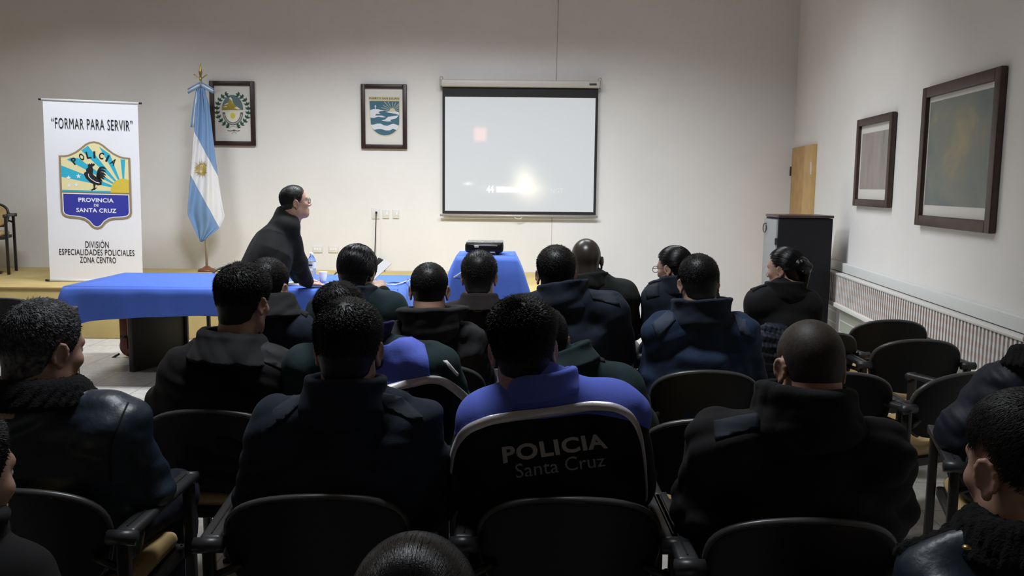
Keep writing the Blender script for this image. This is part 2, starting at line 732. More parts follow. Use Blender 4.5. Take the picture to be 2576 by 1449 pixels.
lf = rel(on_right(9.60, 10.24, 0.01, 2.02, 0.004, 0.03).build('door_leaf', M_door, dr), o_)
rel(on_right(9.24, 9.595, 0.0, 2.02, 0.002, 0.045).build('door_jamb', M_jamb, dr), o_)
hg = MB()
for z in (1.75, 0.3):
    hg.box(RW(10.25, z, 0.035), (0.02, 0.02, 0.11))
rel(hg.build('hinge', mat('steel_dark', (0.12, 0.10, 0.09), 0.4, 0.8), dr), o_)
rel(on_right(9.25, 9.28, 1.70, 1.83, 0.045, 0.052).build('strike_plate', M_offw, dr), o_)

# chair rail and radiator along the right wall
structure(on_right(4.0, 8.9, 0.775, 0.86, 0.002, 0.045, bev=0.006).build('trim_3', mat('rail_paint', (0.66, 0.68, 0.67), 0.5)))
rad = thing('wall_radiator', 'long white slatted radiator with pinkish rows behind it low on the side wall', 'radiator', RW(6.4, 0.4))
ro = np.array(rad.location)
M_rad = mat('radiator_paint', (0.66, 0.64, 0.61), 0.45)
M_fin = mat('fin_paint', (0.72, 0.66, 0.62), 0.45)
nt = M_fin.node_tree
tc = nt.nodes.new('ShaderNodeTexCoord')
wv = nt.nodes.new('ShaderNodeTexWave')
wv.bands_direction = 'Z'
wv.inputs['Scale'].default_value = 4.6
rp = nt.nodes.new('ShaderNodeValToRGB')
rp.color_ramp.elements[0].position, rp.color_ramp.elements[1].position = 0.35, 0.65
rp.color_ramp.elements[0].color, rp.color_ramp.elements[1].color = (0.72, 0.70, 0.68, 1), (0.70, 0.61, 0.565, 1)
nt.links.new(tc.outputs['Object'], wv.inputs['Vector'])
nt.links.new(wv.outputs['Fac'], rp.inputs['Fac'])
nt.links.new(rp.outputs['Color'], nt.nodes['Principled BSDF'].inputs['Base Color'])
fins = MB()
y = 4.3
while y < 8.45:
    on_right(y, y + 0.024, 0.495, 0.752, 0.085, 0.10, fins)
    y += 0.048
rel(fins.build('fins', M_fin, rad), ro)
tb = MB()
for i in range(7):
    z = 0.52 + i * 0.035
    tb.tube([RW(4.25, z, 0.062), RW(8.48, z, 0.062)], 0.0115, 8)
rel(tb.build('tubes', mat('tube_pink', (0.16, 0.07, 0.055), 0.5), rad), ro)
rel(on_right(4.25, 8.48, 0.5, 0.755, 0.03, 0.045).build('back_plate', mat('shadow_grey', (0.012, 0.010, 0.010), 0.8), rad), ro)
rel(on_right(4.23, 8.5, 0.752, 0.770, 0.03, 0.11, bev=0.004).build('header', M_rad, rad), ro)
rel(on_right(4.23, 8.5, 0.455, 0.495, 0.03, 0.118, bev=0.006).build('ledge', mat('ledge_paint', (0.72, 0.72, 0.68), 0.5), rad), ro)
# tiled band under it
M_gt = mat('green_tiles', (0.42, 0.44, 0.36), 0.4)
nt = M_gt.node_tree
br = nt.nodes.new('ShaderNodeTexBrick')
tc = nt.nodes.new('ShaderNodeTexCoord')
mp = nt.nodes.new('ShaderNodeMapping')
mp.inputs['Rotation'].default_value = (math.pi / 2, 0, math.pi / 2)
br.inputs['Scale'].default_value = 1
br.inputs['Brick Width'].default_value = 0.11
br.inputs['Row Height'].default_value = 0.07
br.inputs['Mortar Size'].default_value = 0.006
br.inputs['Color1'].default_value = (0.36, 0.38, 0.30, 1)
br.inputs['Color2'].default_value = (0.45, 0.46, 0.38, 1)
br.inputs['Mortar'].default_value = (0.75, 0.74, 0.70, 1)
nt.links.new(tc.outputs['Object'], mp.inputs['Vector'])
nt.links.new(mp.outputs['Vector'], br.inputs['Vector'])
nt.links.new(br.outputs['Color'], nt.nodes['Principled BSDF'].inputs['Base Color'])
structure(on_right(3.6, 8.6, 0.0, 0.45, 0.002, 0.05).build('trim_4', M_gt))


# ------------------------------------------------------------------ cabinet
M_cab = mat('cabinet_black', (0.007, 0.007, 0.009), 0.55, var=0.1, vscale=3, spec=0.22)
M_cabg = mat('cabinet_door_grey', (0.24, 0.245, 0.25), 0.45)
cx0, cy0, cw, cdp, ch = P(1960, 545, 7.9)[0], 7.9, 0.50, 0.40, 1.30
cab = thing('storage_cabinet', 'low black metal cabinet with a grey door and ring pull in the corner', 'cabinet', (cx0 + cw / 2, cy0 + cdp / 2, 0))
b_ = MB().box((0, 0, ch / 2 - 0.0125), (cw, cdp, ch - 0.025), bev=0.006)
b_.build('body', M_cab, cab)
MB().box((0, 0, ch - 0.01), (cw + 0.012, cdp + 0.012, 0.024), bev=0.005).build('top_panel', mat('cabinet_top', (0.045, 0.02, 0.018), 0.3), cab)
cdoor = MB().box((-cw / 2 - 0.011, 0, ch / 2), (0.02, cdp - 0.012, ch - 0.08), bev=0.004).build('door', M_cabg, cab)
ring = MB().tube([(-cw / 2 - 0.035 - 0.008 * math.cos(a), 0.12 + 0.024 * math.cos(a), 1.17 + 0.042 * math.sin(a)) for a in np.linspace(0, 2 * math.pi, 25)], 0.005, 8, cap=False)
ring.tube([(-cw / 2 - 0.018, 0.12, 1.215), (-cw / 2 - 0.036, 0.12, 1.213)], 0.005, 8)
ring.build('ring_pull', mat('ring_metal', (0.10, 0.10, 0.09), 0.3, 0.9), cdoor)
MB().box((-cw / 2 - 0.016, -cdp / 2 + 0.01, 1.06), (0.02, 0.02, 0.06)).build('hinge', M_black, cdoor)


# ------------------------------------------------------------------ pictures
def picture(name, label, O, U, w, h, fw, matf, depth=0.035, parts=None):
    """Frame with its lower-left corner at O on the wall, U along the wall, facing U x Z."""
    U = nrm(U)
    N = np.cross(U, np.array([0, 0, 1.0]))
    R = np.stack([U, N, [0, 0, 1.0]], 1)
    loc = O + U * w / 2 + N * 0.004
    t = thing(name, label, 'picture', loc)
    fr = MB()

    def bx(u, v, su, sv, d, off):
        c = R @ np.array([u - w / 2, off + d / 2, v])
        return c, (su, d, sv)
    for (u, v, su, sv) in ((fw / 2, h / 2, fw, h), (w - fw / 2, h / 2, fw, h), (w / 2, fw / 2, w - 2 * fw, fw), (w / 2, h - fw / 2, w - 2 * fw, fw)):
        c, s = bx(u, v, su, sv, depth, 0)
        fr.box(c, s, R, 0.006)
    fr.build('frame', matf, t)
    c, s = bx(w / 2, h / 2, w - fw * 1.6, h - fw * 1.6, 0.012, 0)
    MB().box(c, s, R).build('mount', mat('mount_board', (0.66, 0.64, 0.60), 0.7), t)
    art = Art(O + N * 0.0175 - np.array(loc) + 0 * U, U, (0, 0, 1))
    return t, art


M_frame = mat('frame_wood', (0.030, 0.014, 0.010), 0.4, var=0.3, vscale=20)
M_frameb = mat('frame_wood_brown', (0.045, 0.022, 0.017), 0.4, var=0.3, vscale=12)
XU = np.array([1.0, 0, 0])
a0, a1 = P(533, 366, DW), P(641, 205, DW)
w1, h1 = a1[0] - a0[0], a1[2] - a0[2]
pt, art = picture('picture', 'dark framed coat of arms with a green laurel wreath behind the flag', np.array([a0[0], DW, a0[2]]), XU, w1, h1, 0.052, M_frame)
# laurel wreath, mountain oval, ribbon
C_g = mat('print_green', (0.03, 0.10, 0.06), 0.7)
C_sl = mat('print_slate', (0.10, 0.16, 0.17), 0.7)
C_ol = mat('print_olive', (0.32, 0.25, 0.03), 0.7)
C_cream = mat('print_cream', (0.72, 0.70, 0.60), 0.7)
C_wh = mat('print_white', (0.72, 0.71, 0.68), 0.7)
C_gr = mat('print_grey', (0.10, 0.10, 0.10), 0.7)
C_lg = mat('print_lightgrey', (0.38, 0.38, 0.36), 0.7)
C_ye = mat('print_yellow', (0.62, 0.55, 0.05), 0.7)


def cu(x, y):   # crop pixels of the wreath print -> frame coordinates
    return ((x - 100) / 830 * w1, (1345 - y) / 1245 * h1)


def cp(L):
    return [cu(*p) for p in L]


sx, sy = w1 / 830, h1 / 1245
art.layer(0).ell(cu(515, 640), 190 * sx, 275 * sy, C_cream)
top = [(515 + 195 * math.cos(a), 640 - 275 * math.sin(a)) for a in np.linspace(-0.05, math.pi + 0.05, 40)]
art.layer(1).poly(cp(top), C_sl)
art.layer(2).poly(cp([(315, 655), (330, 580), (400, 545), (440, 500), (470, 430), (500, 420), (520, 470), (560, 560), (640, 620), (690, 655)]), C_ol)
art.layer(3).poly(cp([(455, 430), (480, 405), (510, 440), (525, 545), (505, 480), (485, 455)]), C_cream)
art.poly(cp([(335, 600), (390, 575), (425, 590), (400, 605)]), C_cream).poly(cp([(545, 615), (600, 590), (660, 640), (600, 640)]), C_cream).poly(cp([(350, 560), (420, 520), (440, 535), (390, 555)]), C_cream)
art.layer(2).ell(cu(515, 765), 45 * sx, 55 * sy, C_ye)
rib = [cu(515 + 165 * math.cos(a), 700 + 220 * math.sin(a)) for a in np.linspace(0.0, math.pi, 30)]
art.stroke(rib, 48 * sx, C_gr)
art.layer(3).stroke([cu(515 + 165 * math.cos(a), 700 + 220 * math.sin(a)) for a in np.linspace(0.15, math.pi - 0.15, 30)], 22 * sx, C_lg)
for s in (-1, 1):
    for i in range(10):
        a = -1.15 + i * 0.27
        cxx, cyy = 515 + s * 290 * math.cos(a), 655 + 320 * math.sin(a)
        tx, ty = s * -285 * math.sin(a), 310 * math.cos(a)
        L = math.hypot(tx, ty)
        tx, ty = -tx / L, -ty / L
        nx, ny = -ty, tx
        for q in (-0.75, 0, 0.75):
            dx, dy = tx * math.cos(q) + nx * math.sin(q), ty * math.cos(q) + ny * math.sin(q)
            ex, ey = -dy, dx
            b0 = (cxx - 18 * tx, cyy - 18 * ty)
            art.layer(1).poly(cp([b0, (b0[0] + 40 * dx + 20 * ex, b0[1] + 40 * dy + 20 * ey), (b0[0] + 80 * dx, b0[1] + 80 * dy), (b0[0] + 40 * dx - 20 * ex, b0[1] + 40 * dy - 20 * ey)]), C_g)
art.layer(1).stroke(cp([(375, 965), (440, 1010), (470, 980), (520, 965), (570, 985), (600, 1010), (660, 975)]), 14 * sx, C_lg)
art.stroke(cp([(410, 1055), (470, 1062), (530, 1040), (590, 1062), (640, 1050)]), 16 * sx, C_gr).stroke(cp([(530, 1040), (520, 1080), (485, 1115)]), 16 * sx, C_lg).stroke(cp([(530, 1040), (545, 1080), (575, 1112)]), 16 * sx, C_lg)
art.build('print', pt)

a0, a1 = P(910, 374, DW), P(1024, 213, DW)
w2, h2 = a1[0] - a0[0], a1[2] - a0[2]
pt, art = picture('picture', 'dark framed blue shield with white waves and rising sun', np.array([a0[0], DW, a0[2]]), XU, w2, h2, 0.05, M_frame)
C_bl = mat('print_blue', (0.045, 0.13, 0.19), 0.7)
C_rim = mat('print_rim', (0.55, 0.52, 0.33), 0.7)
C_pale = mat('print_pale', (0.66, 0.68, 0.72), 0.7)
C_ink = mat('print_ink', (0.13, 0.09, 0.02), 0.7)


def cv(L):
    return [((x - 75) / 930 * w2, (1405 - y) / 1305 * h2) for (x, y) in L]


def arc(cx, cy, rx, ry, a, b, n=30):
    return [(cx + rx * math.cos(t), cy + ry * math.sin(t)) for t in np.linspace(a, b, n)]


art.layer(0).poly(cv([(232, 350), (868, 350)] + arc(560, 850, 305, 300, 0, math.pi)), C_rim)
art.layer(1).poly(cv([(250, 440), (845, 440)] + arc(558, 850, 288, 280, 0, math.pi)), C_bl)
art.layer(2).poly(cv([(255, 620), (330, 600), (430, 602), (540, 635), (450, 645), (430, 670), (470, 695), (380, 700), (360, 730), (500, 730), (575, 765), (500, 765), (420, 755), (330, 780), (262, 775)]), C_pale)
art.poly(cv([(570, 655), (640, 640), (760, 635), (843, 660), (843, 715), (760, 690), (640, 672)]), C_pale)
art.poly(cv([(485, 830), (560, 810), (620, 755), (720, 740), (840, 720), (790, 780), (660, 820), (690, 845), (600, 850)]), C_pale)
wave = [(265, 915), (330, 915), (400, 893), (470, 893), (540, 930), (610, 937), (680, 905), (730, 893), (790, 910), (838, 935), (820, 985)]
wave2 = [(790, 1020), (720, 995), (650, 1030), (570, 1030), (490, 1005), (420, 1005), (340, 1020), (290, 975)]
art.poly(cv(wave + wave2), C_pale)
art.poly(cv([(345, 540), (358, 540), (358, 520), (374, 520), (374, 540), (388, 540), (388, 552), (374, 552), (374, 606), (358, 606), (358, 552), (345, 552)]), C_pale)
for k in range(11):
    a = math.pi + 0.12 + k * (math.pi - 0.24) / 10
    L = 300 if 2 < k < 5 else 240
    p0 = (710 + 70 * math.cos(a), 640 + 70 * math.sin(a))
    p1 = (min(838, 710 + L * math.cos(a)), max(448, 640 + L * math.sin(a) * .75))
    art.stroke(cv([p0, p1]), [0.0025, 0.007], C_rim)
art.layer(3).poly(cv(arc(710, 645, 62, 70, math.pi, 2 * math.pi)), C_rim)
art.stroke(cv([(258, 690), (262, 850)]), 0.003, C_rim)
art.layer(2).text('PUERTO SAN JULIAN', np.array(cv([(545, 392)])[0]), 600 / 930 * w2, 50 / 1305 * h2, C_ink, 0.02)
art.build('print', pt)

# landscape prints on the right wall
def wallpic(label, y0, y1, z0, z1, fw, matpaint, mgn):
    w = np.linalg.norm(RW(y1, 0) - RW(y0, 0))
    t, art = picture('picture', label, RW(y1, z0), -RU, w, z1 - z0, fw, M_frameb, 0.04)
    l, r, b, tp = mgn
    art.layer(0).poly([(l, b), (w - r, b), (w - r, z1 - z0 - tp), (l, z1 - z0 - tp)], matpaint)
    art.build('print', t)


def painted(name, cols, scale, seed, stretch=(1, 1, 1)):
    mt = mat(name, (0.3, 0.3, 0.3), 0.55, spec=0.3)
    nt = mt.node_tree
    tc = nt.nodes.new('ShaderNodeTexCoord')
    mp = nt.nodes.new('ShaderNodeMapping')
    mp.inputs['Location'].default_value = (seed, seed * 2, seed)
    mp.inputs['Scale'].default_value = stretch
    nz = nt.nodes.new('ShaderNodeTexNoise')
    nz.inputs['Scale'].default_value = scale
    nz.inputs['Detail'].default_value = 6
    nz.inputs['Distortion'].default_value = 0.6
    rp = nt.nodes.new('ShaderNodeValToRGB')
    el = rp.color_ramp.elements
    el[0].position, el[0].color = 0.25, cols[0] + (1,)
    el[1].position, el[1].color = 0.75, cols[-1] + (1,)
    for i, c in enumerate(cols[1:-1]):
        e = el.new(0.25 + 0.5 * (i + 1) / (len(cols) - 1))
        e.color = c + (1,)
    nt.links.new(tc.outputs['Object'], mp.inputs['Vector'])
    nt.links.new(mp.outputs['Vector'], nz.inputs['Vector'])
    nt.links.new(nz.outputs['Fac'], rp.inputs['Fac'])
    nt.links.new(rp.outputs['Color'], nt.nodes['Principled BSDF'].inputs['Base Color'])
    return mt


wallpic('smaller dark framed faded grey print on the right wall', 6.86, 7.76, 1.40, 2.16, 0.062,
        painted('grey_print', [(0.20, 0.20, 0.19), (0.30, 0.275, 0.25), (0.34, 0.29, 0.26), (0.33, 0.35, 0.35)], 3.0, 3.3, (1, 3, .6)), (0.10, 0.085, 0.15, 0.13))
wallpic('large brown framed misty landscape nearest the camera on the right wall', 5.08, 6.26, 1.293, 2.27, 0.075,
        painted('misty_landscape', [(0.14, 0.17, 0.165), (0.18, 0.21, 0.20), (0.24, 0.245, 0.21), (0.44, 0.37, 0.19)], 1.7, 5.2, (1, 1, 1.4)), (0.10, 0.09, 0.15, 0.11))


# ------------------------------------------------------------------ projection screen
SD = DW - 0.06
sc = thing('projection_screen', 'white pull-down projection screen with a black border on the front wall', 'screen', (P(1308, 380, SD)[0], SD, P(1308, 380, SD)[2]))
so = np.array(sc.location)


def SP(px, py, d=SD):
    return P(px, py, d) - so


L_, R_, T_, B_ = SP(1113, 380)[0], SP(1502, 380)[0], SP(1305, 221)[2], SP(1305, 539)[2]
MB().box(((L_ + R_) / 2, 0, (T_ + B_) / 2), (R_ - L_, 0.003, T_ - B_)).build('border', mat('screen_black', (0.010, 0.009, 0.011), 0.7), sc)
il, ir, it, ib = SP(1119.5, 380)[0], SP(1495.5, 380)[0], SP(1305, 245)[2], SP(1305, 532)[2]
# the projected picture: pale blue grey, with a soft warm flame plus a pink lens flare painted in
M_scr = mat('projected_picture', (0.22, 0.22, 0.22), 0.8)
nt = M_scr.node_tree
b = nt.nodes['Principled BSDF']
tc = nt.nodes.new('ShaderNodeTexCoord')
sp = nt.nodes.new('ShaderNodeSeparateXYZ')
nt.links.new(tc.outputs['Object'], sp.inputs[0])


def blob(cx, cz, rx, rz, pw):
    """Soft elliptical spot in the projected picture."""
    out = None
    for (s, c, r) in (('X', cx, rx), ('Z', cz, rz)):
        a = nt.nodes.new('ShaderNodeMath')
        a.operation = 'SUBTRACT'
        nt.links.new(sp.outputs[s], a.inputs[0])
        a.inputs[1].default_value = c
        d = nt.nodes.new('ShaderNodeMath')
        d.operation = 'DIVIDE'
        nt.links.new(a.outputs[0], d.inputs[0])
        d.inputs[1].default_value = r
        q = nt.nodes.new('ShaderNodeMath')
        q.operation = 'POWER'
        ab = nt.nodes.new('ShaderNodeMath')
        ab.operation = 'ABSOLUTE'
        nt.links.new(d.outputs[0], ab.inputs[0])
        nt.links.new(ab.outputs[0], q.inputs[0])
        q.inputs[1].default_value = pw
        if out is None:
            out = q
        else:
            ad = nt.nodes.new('ShaderNodeMath')
            nt.links.new(out.outputs[0], ad.inputs[0])
            nt.links.new(q.outputs[0], ad.inputs[1])
            out = ad
    ng = nt.nodes.new('ShaderNodeMath')
    ng.operation = 'MULTIPLY'
    nt.links.new(out.outputs[0], ng.inputs[0])
    ng.inputs[1].default_value = -1
    ex = nt.nodes.new('ShaderNodeMath')
    ex.operation = 'EXPONENT'
    nt.links.new(ng.outputs[0], ex.inputs[0])
    return ex.outputs[0]


def addcol(prev, fac, col):
    mx = nt.nodes.new('ShaderNodeMix')
    mx.data_type = 'RGBA'
    mx.blend_type = 'ADD'
    nt.links.new(fac, mx.inputs[0])
    if prev is None:
        mx.inputs[6].default_value = (0.50, 0.53, 0.55, 1)
    else:
        nt.links.new(prev, mx.inputs[6])
    mx.inputs[7].default_value = col + (1,)
    return mx.outputs[2]


pcx = SP(1320, 458)
col_ = addcol(None, blob(SP(1318, 455)[0], SP(1318, 455)[2], 0.13, 0.17, 2.0), (0.40, 0.36, 0.26))
col_ = addcol(col_, blob(SP(1285, 475)[0], SP(1285, 475)[2], 0.30, 0.055, 2.0), (0.14, 0.13, 0.10))
col_ = addcol(col_, blob(SP(1340, 478)[0], SP(1340, 478)[2], 0.16, 0.14, 2.0), (0.25, 0.21, 0.14))
col_ = addcol(col_, blob(SP(1208, 335)[0], SP(1208, 338)[2], 0.078, 0.085, 5.0), (0.34, 0.12, 0.09))  # pink lens flare spot, painted into the screen's emission
col_ = addcol(col_, blob(SP(1178, 462)[0], SP(1178, 462)[2], 0.05, 0.02, 2.0), (0.3, 0.3, 0.3))
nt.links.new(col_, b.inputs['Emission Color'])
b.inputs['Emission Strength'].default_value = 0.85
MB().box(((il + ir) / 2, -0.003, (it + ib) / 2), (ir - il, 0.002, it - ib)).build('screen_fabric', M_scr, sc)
M_glow = mat('projected_text', (0.22, 0.22, 0.22), 0.8, emit=((1, 1, 0.97), 1.2))
art = Art((0, -0.0045, 0), XU, (0, 0, 1))
p_ = SP(1233, 476)
art.text('44', (p_[0], p_[2]), 0.085, 0.085, M_glow, 0.03)
p_ = SP(1283, 477)
art.poly([(SP(1249, 469)[0], SP(1249, 469)[2]), (SP(1249, 484)[0], SP(1249, 484)[2]), (SP(1318, 484)[0], SP(1318, 484)[2]), (SP(1318, 472)[0], SP(1318, 472)[2])], M_glow)
art.build('projected_caption', sc)
art = Art((0, -0.0045, 0), XU, (0, 0, 1))
p_ = SP(1401, 480)
art.text('NGT', (p_[0], p_[2]), 0.15, 0.06, mat('projected_faint', (0.22, 0.22, 0.22), 0.8, emit=((1, 1, 1), 0.56)))
art.build('projected_mark', sc)
hl, hr, hz = SP(1106, 210)[0], SP(1513, 213)[0], SP(1308, 211)[2]
cs = MB().box(((hl + hr) / 2, -0.01, hz), (hr - hl - 0.03, 0.085, 0.085), bev=0.02).build('case', mat('case_white', (0.55, 0.52, 0.48), 0.4), sc)
for x in (hl + 0.008, hr - 0.008):
    MB().box((x, -0.01, hz), (0.018, 0.095, 0.1), bev=0.008).build('end_cap', mat('cap_grey', (0.45, 0.43, 0.40), 0.4), cs)
for x in (hl + 0.02, hr - 0.02):
    hk = MB()
    hk.tube([(x - 0.018 * math.cos(a), -0.01, hz + 0.055 + 0.02 * math.sin(a)) for a in np.linspace(-.6, 3.7, 14)], 0.004, 6)
    hk.build('hook', mat('hook_wire', (0.4, 0.38, 0.36), 0.3, 0.7), cs)
bz = SP(1491, 213)
MB().box((bz[0], -0.056, hz - 0.003), (0.085, 0.004, 0.024), bev=0.002).build('badge', mat('badge_dark', (0.05, 0.045, 0.045), 0.4), cs)
bt = SP(1305, 543)[2]
bb = MB().tube([(SP(1107, 541)[0], -0.004, bt), (SP(1503, 545)[0], -0.004, bt)], 0.014, 10).build('bottom_bar', mat('bar_metal', (0.42, 0.41, 0.40), 0.35, 0.3), sc)
px_ = SP(1304, 548)
MB().tube([(px_[0] + 0.045 * math.cos(a), -0.008, bt - 0.01 + 0.026 * math.sin(a)) for a in np.linspace(math.pi, 2 * math.pi, 14)], 0.004, 6).build('pull_handle', M_offw, bb)

# ------------------------------------------------------------------ wall plates and the hanging cord
wp = [((945, 537), 20, 27, 'tall switch plate with a black cord plugged in on the front wall', 'plate beside the speaker'),
      ((971, 538), 16, 23, 'middle small switch plate between the framed shield and screen', ''),
      ((996, 538), 16, 23, 'small switch plate closest to the projection screen', ''),
      ((799, 627), 25, 17, 'low wide socket plate directly behind the water bottle', ''),
      ((839, 627), 25, 17, 'low wide socket plate between the bottle and the dark-haired head', ''),
      ((878, 627), 25, 17, 'low wide socket plate partly hidden by the dark-haired head', '')]
for (c, w, h, lab, _) in wp:
    p = P(c[0], c[1], DW)
    ww, hh = w * DW / F_PX, h * DW / F_PX
    t = thing('switch_plate' if h > w else 'socket_plate', lab, 'wall plate', (p[0], DW, p[2]))
    MB().box((0, -0.006, 0), (ww, 0.012, hh), bev=0.004).build('cover', M_offw, t)
    if h > w:
        MB().box((0.012, -0.0135, 0), (0.018, 0.006, 0.035), bev=0.002).build('rocker', M_white, t)
    else:
        q = MB()
        for k in (-0.03, 0, 0.03):
            q.box((k, -0.0125, 0), (0.022, 0.003, 0.03), bev=0.001)
        q.build('socket', M_white, t)
p0, p1 = P(947, 535, DW - .03), P(943, 655, DW - .05)
pl = thing('power_cord', 'black cord with an adapter block hanging straight down from the tall switch plate', 'cord', p0)
D_ = p1 - p0
MB().box((0, -0.012, 0), (0.022, 0.022, 0.03), bev=.004).tube([(0, -0.02, 0)] + [tuple(D_ * t + np.array([0, -.02, 0])) for t in (0.3, 0.6, 0.8, 1.0)] + [tuple(D_ + np.array([0.05 * math.sin(a) + .03, -.02, -0.06 + 0.06 * math.cos(a)])) for a in np.linspace(0.3, 5.5, 14)], 0.006, 8).build('cable', M_black, pl)
pa = P(956, 662, DW - .08) - p0
MB().box(pa, (0.10, 0.06, 0.11), rotz(.3) @ roty(.5), 0.015).build('adapter_block', M_black, pl)
MB().tube([pa + np.array(q) for q in ((0.03, 0, -.04), (0.06, -.01, -.10), (0.02, -.01, -.16), (-.02, 0, -.14))], 0.006, 8).build('lead', M_black, pl)


# ------------------------------------------------------------------ roll-up banner
bl, br_ = P(105, 249, 8.85), P(343, 259, 8.85)
b0, b1 = P(127, 708, 8.85), P(355, 694, 8.85)
b0[2] = b1[2] = ST_Z + 0.02
BW = 0.975
ax_ = nrm(np.array([b1[0] - b0[0], 0.0, 0]))
# banner stands turned a little, its right side nearer the wall
Bo = P(126.5, 709, 8.80)
bu = nrm((1.0, 0.14, 0))
ban = thing('roll_up_banner', 'white police roll-up banner with a rooster shield beside the blue table', 'banner', (Bo[0], Bo[1], ST_Z))
tl = P(103, 249, 8.80) - np.array(ban.location)
tr = P(343, 259, 8.93) - np.array(ban.location)
bv = nrm((tl[0], 0.03, tl[2]))
bu = nrm(tr - tl)
bu[2] = 0
bu = nrm(bu)
bu = nrm(tr - tl)
BH = float(np.linalg.norm(tl))
BW = float(np.linalg.norm(tr - tl))
bn = np.cross(bu, bv)
MBB = MB()
MBB.grid(lambda s, t: bu * BW * s + bv * (0.03 + (BH - 0.03) * t) + bn * (0.004 * math.sin(t * 9) * (1 - t)), 6, 24)
M_ban = mat('banner_vinyl', (0.80, 0.79, 0.82), 0.5, spec=0.3)
MBB.build('panel', M_ban, ban)
MB().tube([-0.012 * bu + bv * BH, bu * (BW + 0.012) + bv * BH], 0.012, 10).build('top_rail', mat('rail_white', (0.7, 0.7, 0.7), 0.4), ban)
for q in ((-0.04, -0.012), (BW + 0.012, BW + 0.04)):
    MB().tube([q[0] * bu + bv * BH, q[1] * bu + bv * BH], 0.010, 8).build('end_cap', M_black, ban)
MB().tube([bv * 0.016, bu * BW + bv * 0.016], 0.016, 10).build('bottom_rail', mat('rail_white', (0.7, 0.7, 0.7), 0.4), ban)
for q in ((-0.045, 0), (BW, BW + .045)):
    MB().tube([q[0] * bu + bv * 0.016, q[1] * bu + bv * 0.016], 0.012, 8).build('rail_cap', M_black, ban)
MB().tube([bu * BW * .5 + bv * BH - bn * 0.03, bu * BW * .5 + bv * 0.02 - bn * .03], 0.010, 8).tube([bu * BW * .5 + bv * .012 - bn * .22, bu * BW * .5 + bv * .012 + bn * .05], 0.011, 8).build('support_pole', mat('pole_grey', (0.3, 0.3, 0.3), 0.35, 0.8), ban)

S_k = mat('print_black', (0.012, 0.012, 0.016), 0.55)
S_gold = mat('print_bronze', (0.30, 0.22, 0.12), 0.6)
S_w = mat('print_shield_white', (0.82, 0.82, 0.84), 0.55)
S_cy = mat('print_cyan', (0.03, 0.42, 0.58), 0.55)
S_ye = mat('print_sun', (0.66, 0.50, 0.06), 0.55)
S_cr = mat('print_raycream', (0.78, 0.70, 0.38), 0.55)
S_bl = mat('print_royal', (0.035, 0.040, 0.33), 0.55)
art = Art(bn * 0.006, bu, bv)


def BC(x, y):
    """Photograph pixel on the banner -> banner coordinates (bilinear)."""
    # left edge runs (103,249)-(127,709); right edge (343,259)-(355,694)
    t = (709 - y) / 460.0
    for _ in range(3):
        xl = 127 + (103 - 127) * t
        xr = 355 + (343 - 355) * t
        s = (x - xl) / (xr - xl)
        yb = 709 + (694 - 709) * s
        yt = 249 + (259 - 249) * s
        t = (yb - y) / (yb - yt)
    return (s * BW, t * BH)


def btext(s, x0, x1, y0, y1, mt, bold=0.0, spacing=1.0):
    c0, c1 = BC(x0, (y0 + y1) / 2), BC(x1, (y0 + y1) / 2)
    cc = BC((x0 + x1) / 2, (y0 + y1) / 2)
    hh = BC((x0 + x1) / 2, y0)[1] - BC((x0 + x1) / 2, y1)[1]
    art.text(s, cc, c1[0] - c0[0], hh, mt, bold, spacing)


art.layer(0)
btext('\u201cFORMAR PARA SERVIR\u201d', 126, 330, 297, 323, S_k, 0.0, 1.12)
art.build('slogan', ban)
art = Art(bn * 0.006, bu, bv)
art.layer(0)
btext('DIVISI\u00d3N', 212, 270, 593.5, 614.5, S_k, 0.003, 1.05)
btext('ESPECIALIDADES POLICIALES', 148, 334, 618, 633, S_k, 0.003, 1.06)
btext('ZONA CENTRO', 199, 288, 637, 652, S_k, 0.003, 1.05)
art.build('division_name', ban)
art = Art(bn * 0.006, bu, bv)
# shield drawn in its own units: centre 0, half width 465, top 0 .. bottom -1260
sc0, sc1 = BC(147, 390), BC(326, 390)
su = (sc1[0] - sc0[0]) / 930
st = BC(235, 351)[1]
sbm = BC(240, 567)[1]
sv = (st - sbm) / 1260
scx = BC(237, 460)[0]


def E(x, y):       # emblem drawing units (x from 1457..2387, y 105..1365)
    return (scx + (x - 1922) * su, st - (y - 105) * sv)


def EL(L):
    return [E(*p) for p in L]


half = [(1922, 105), (1985, 118), (2040, 150), (2100, 205), (2170, 262), (2250, 305), (2320, 322), (2387, 325), (2387, 1120), (2372, 1168), (2330, 1200),
        (2270, 1213), (2150, 1222), (2090, 1238), (2040, 1275), (1995, 1335), (1960, 1360)]
outer = half + [(1922, 1366)] + [(3844 - x, y) for (x, y) in half[:0:-1]]


def inset(f, w):
    """Shrink the outline by about w units."""
    pts = [np.array(p, float) for p in f]
    n = len(pts)
    out = []
    for i in range(n):
        t1, t2 = nrm(pts[i] - pts[i - 1]), nrm(pts[(i + 1) % n] - pts[i])
        b_ = nrm(np.array([-(t1 + t2)[1], (t1 + t2)[0]]))
        co = max(0.5, float(b_ @ np.array([-t1[1], t1[0]])))
        out.append(tuple(pts[i] + b_ * w / co))
    return out


def clip(poly, a, b_, c):
    """Keep the part of a polygon with a x + b y <= c."""
    out = []
    for i in range(len(poly)):
        p, q = poly[i], poly[(i + 1) % len(poly)]
        dp, dq = a * p[0] + b_ * p[1] - c, a * q[0] + b_ * q[1] - c
        if dp <= 0:
            out.append(p)
        if dp * dq < 0:
            t = dp / (dp - dq)
            out.append((p[0] + t * (q[0] - p[0]), p[1] + t * (q[1] - p[1])))
    return out


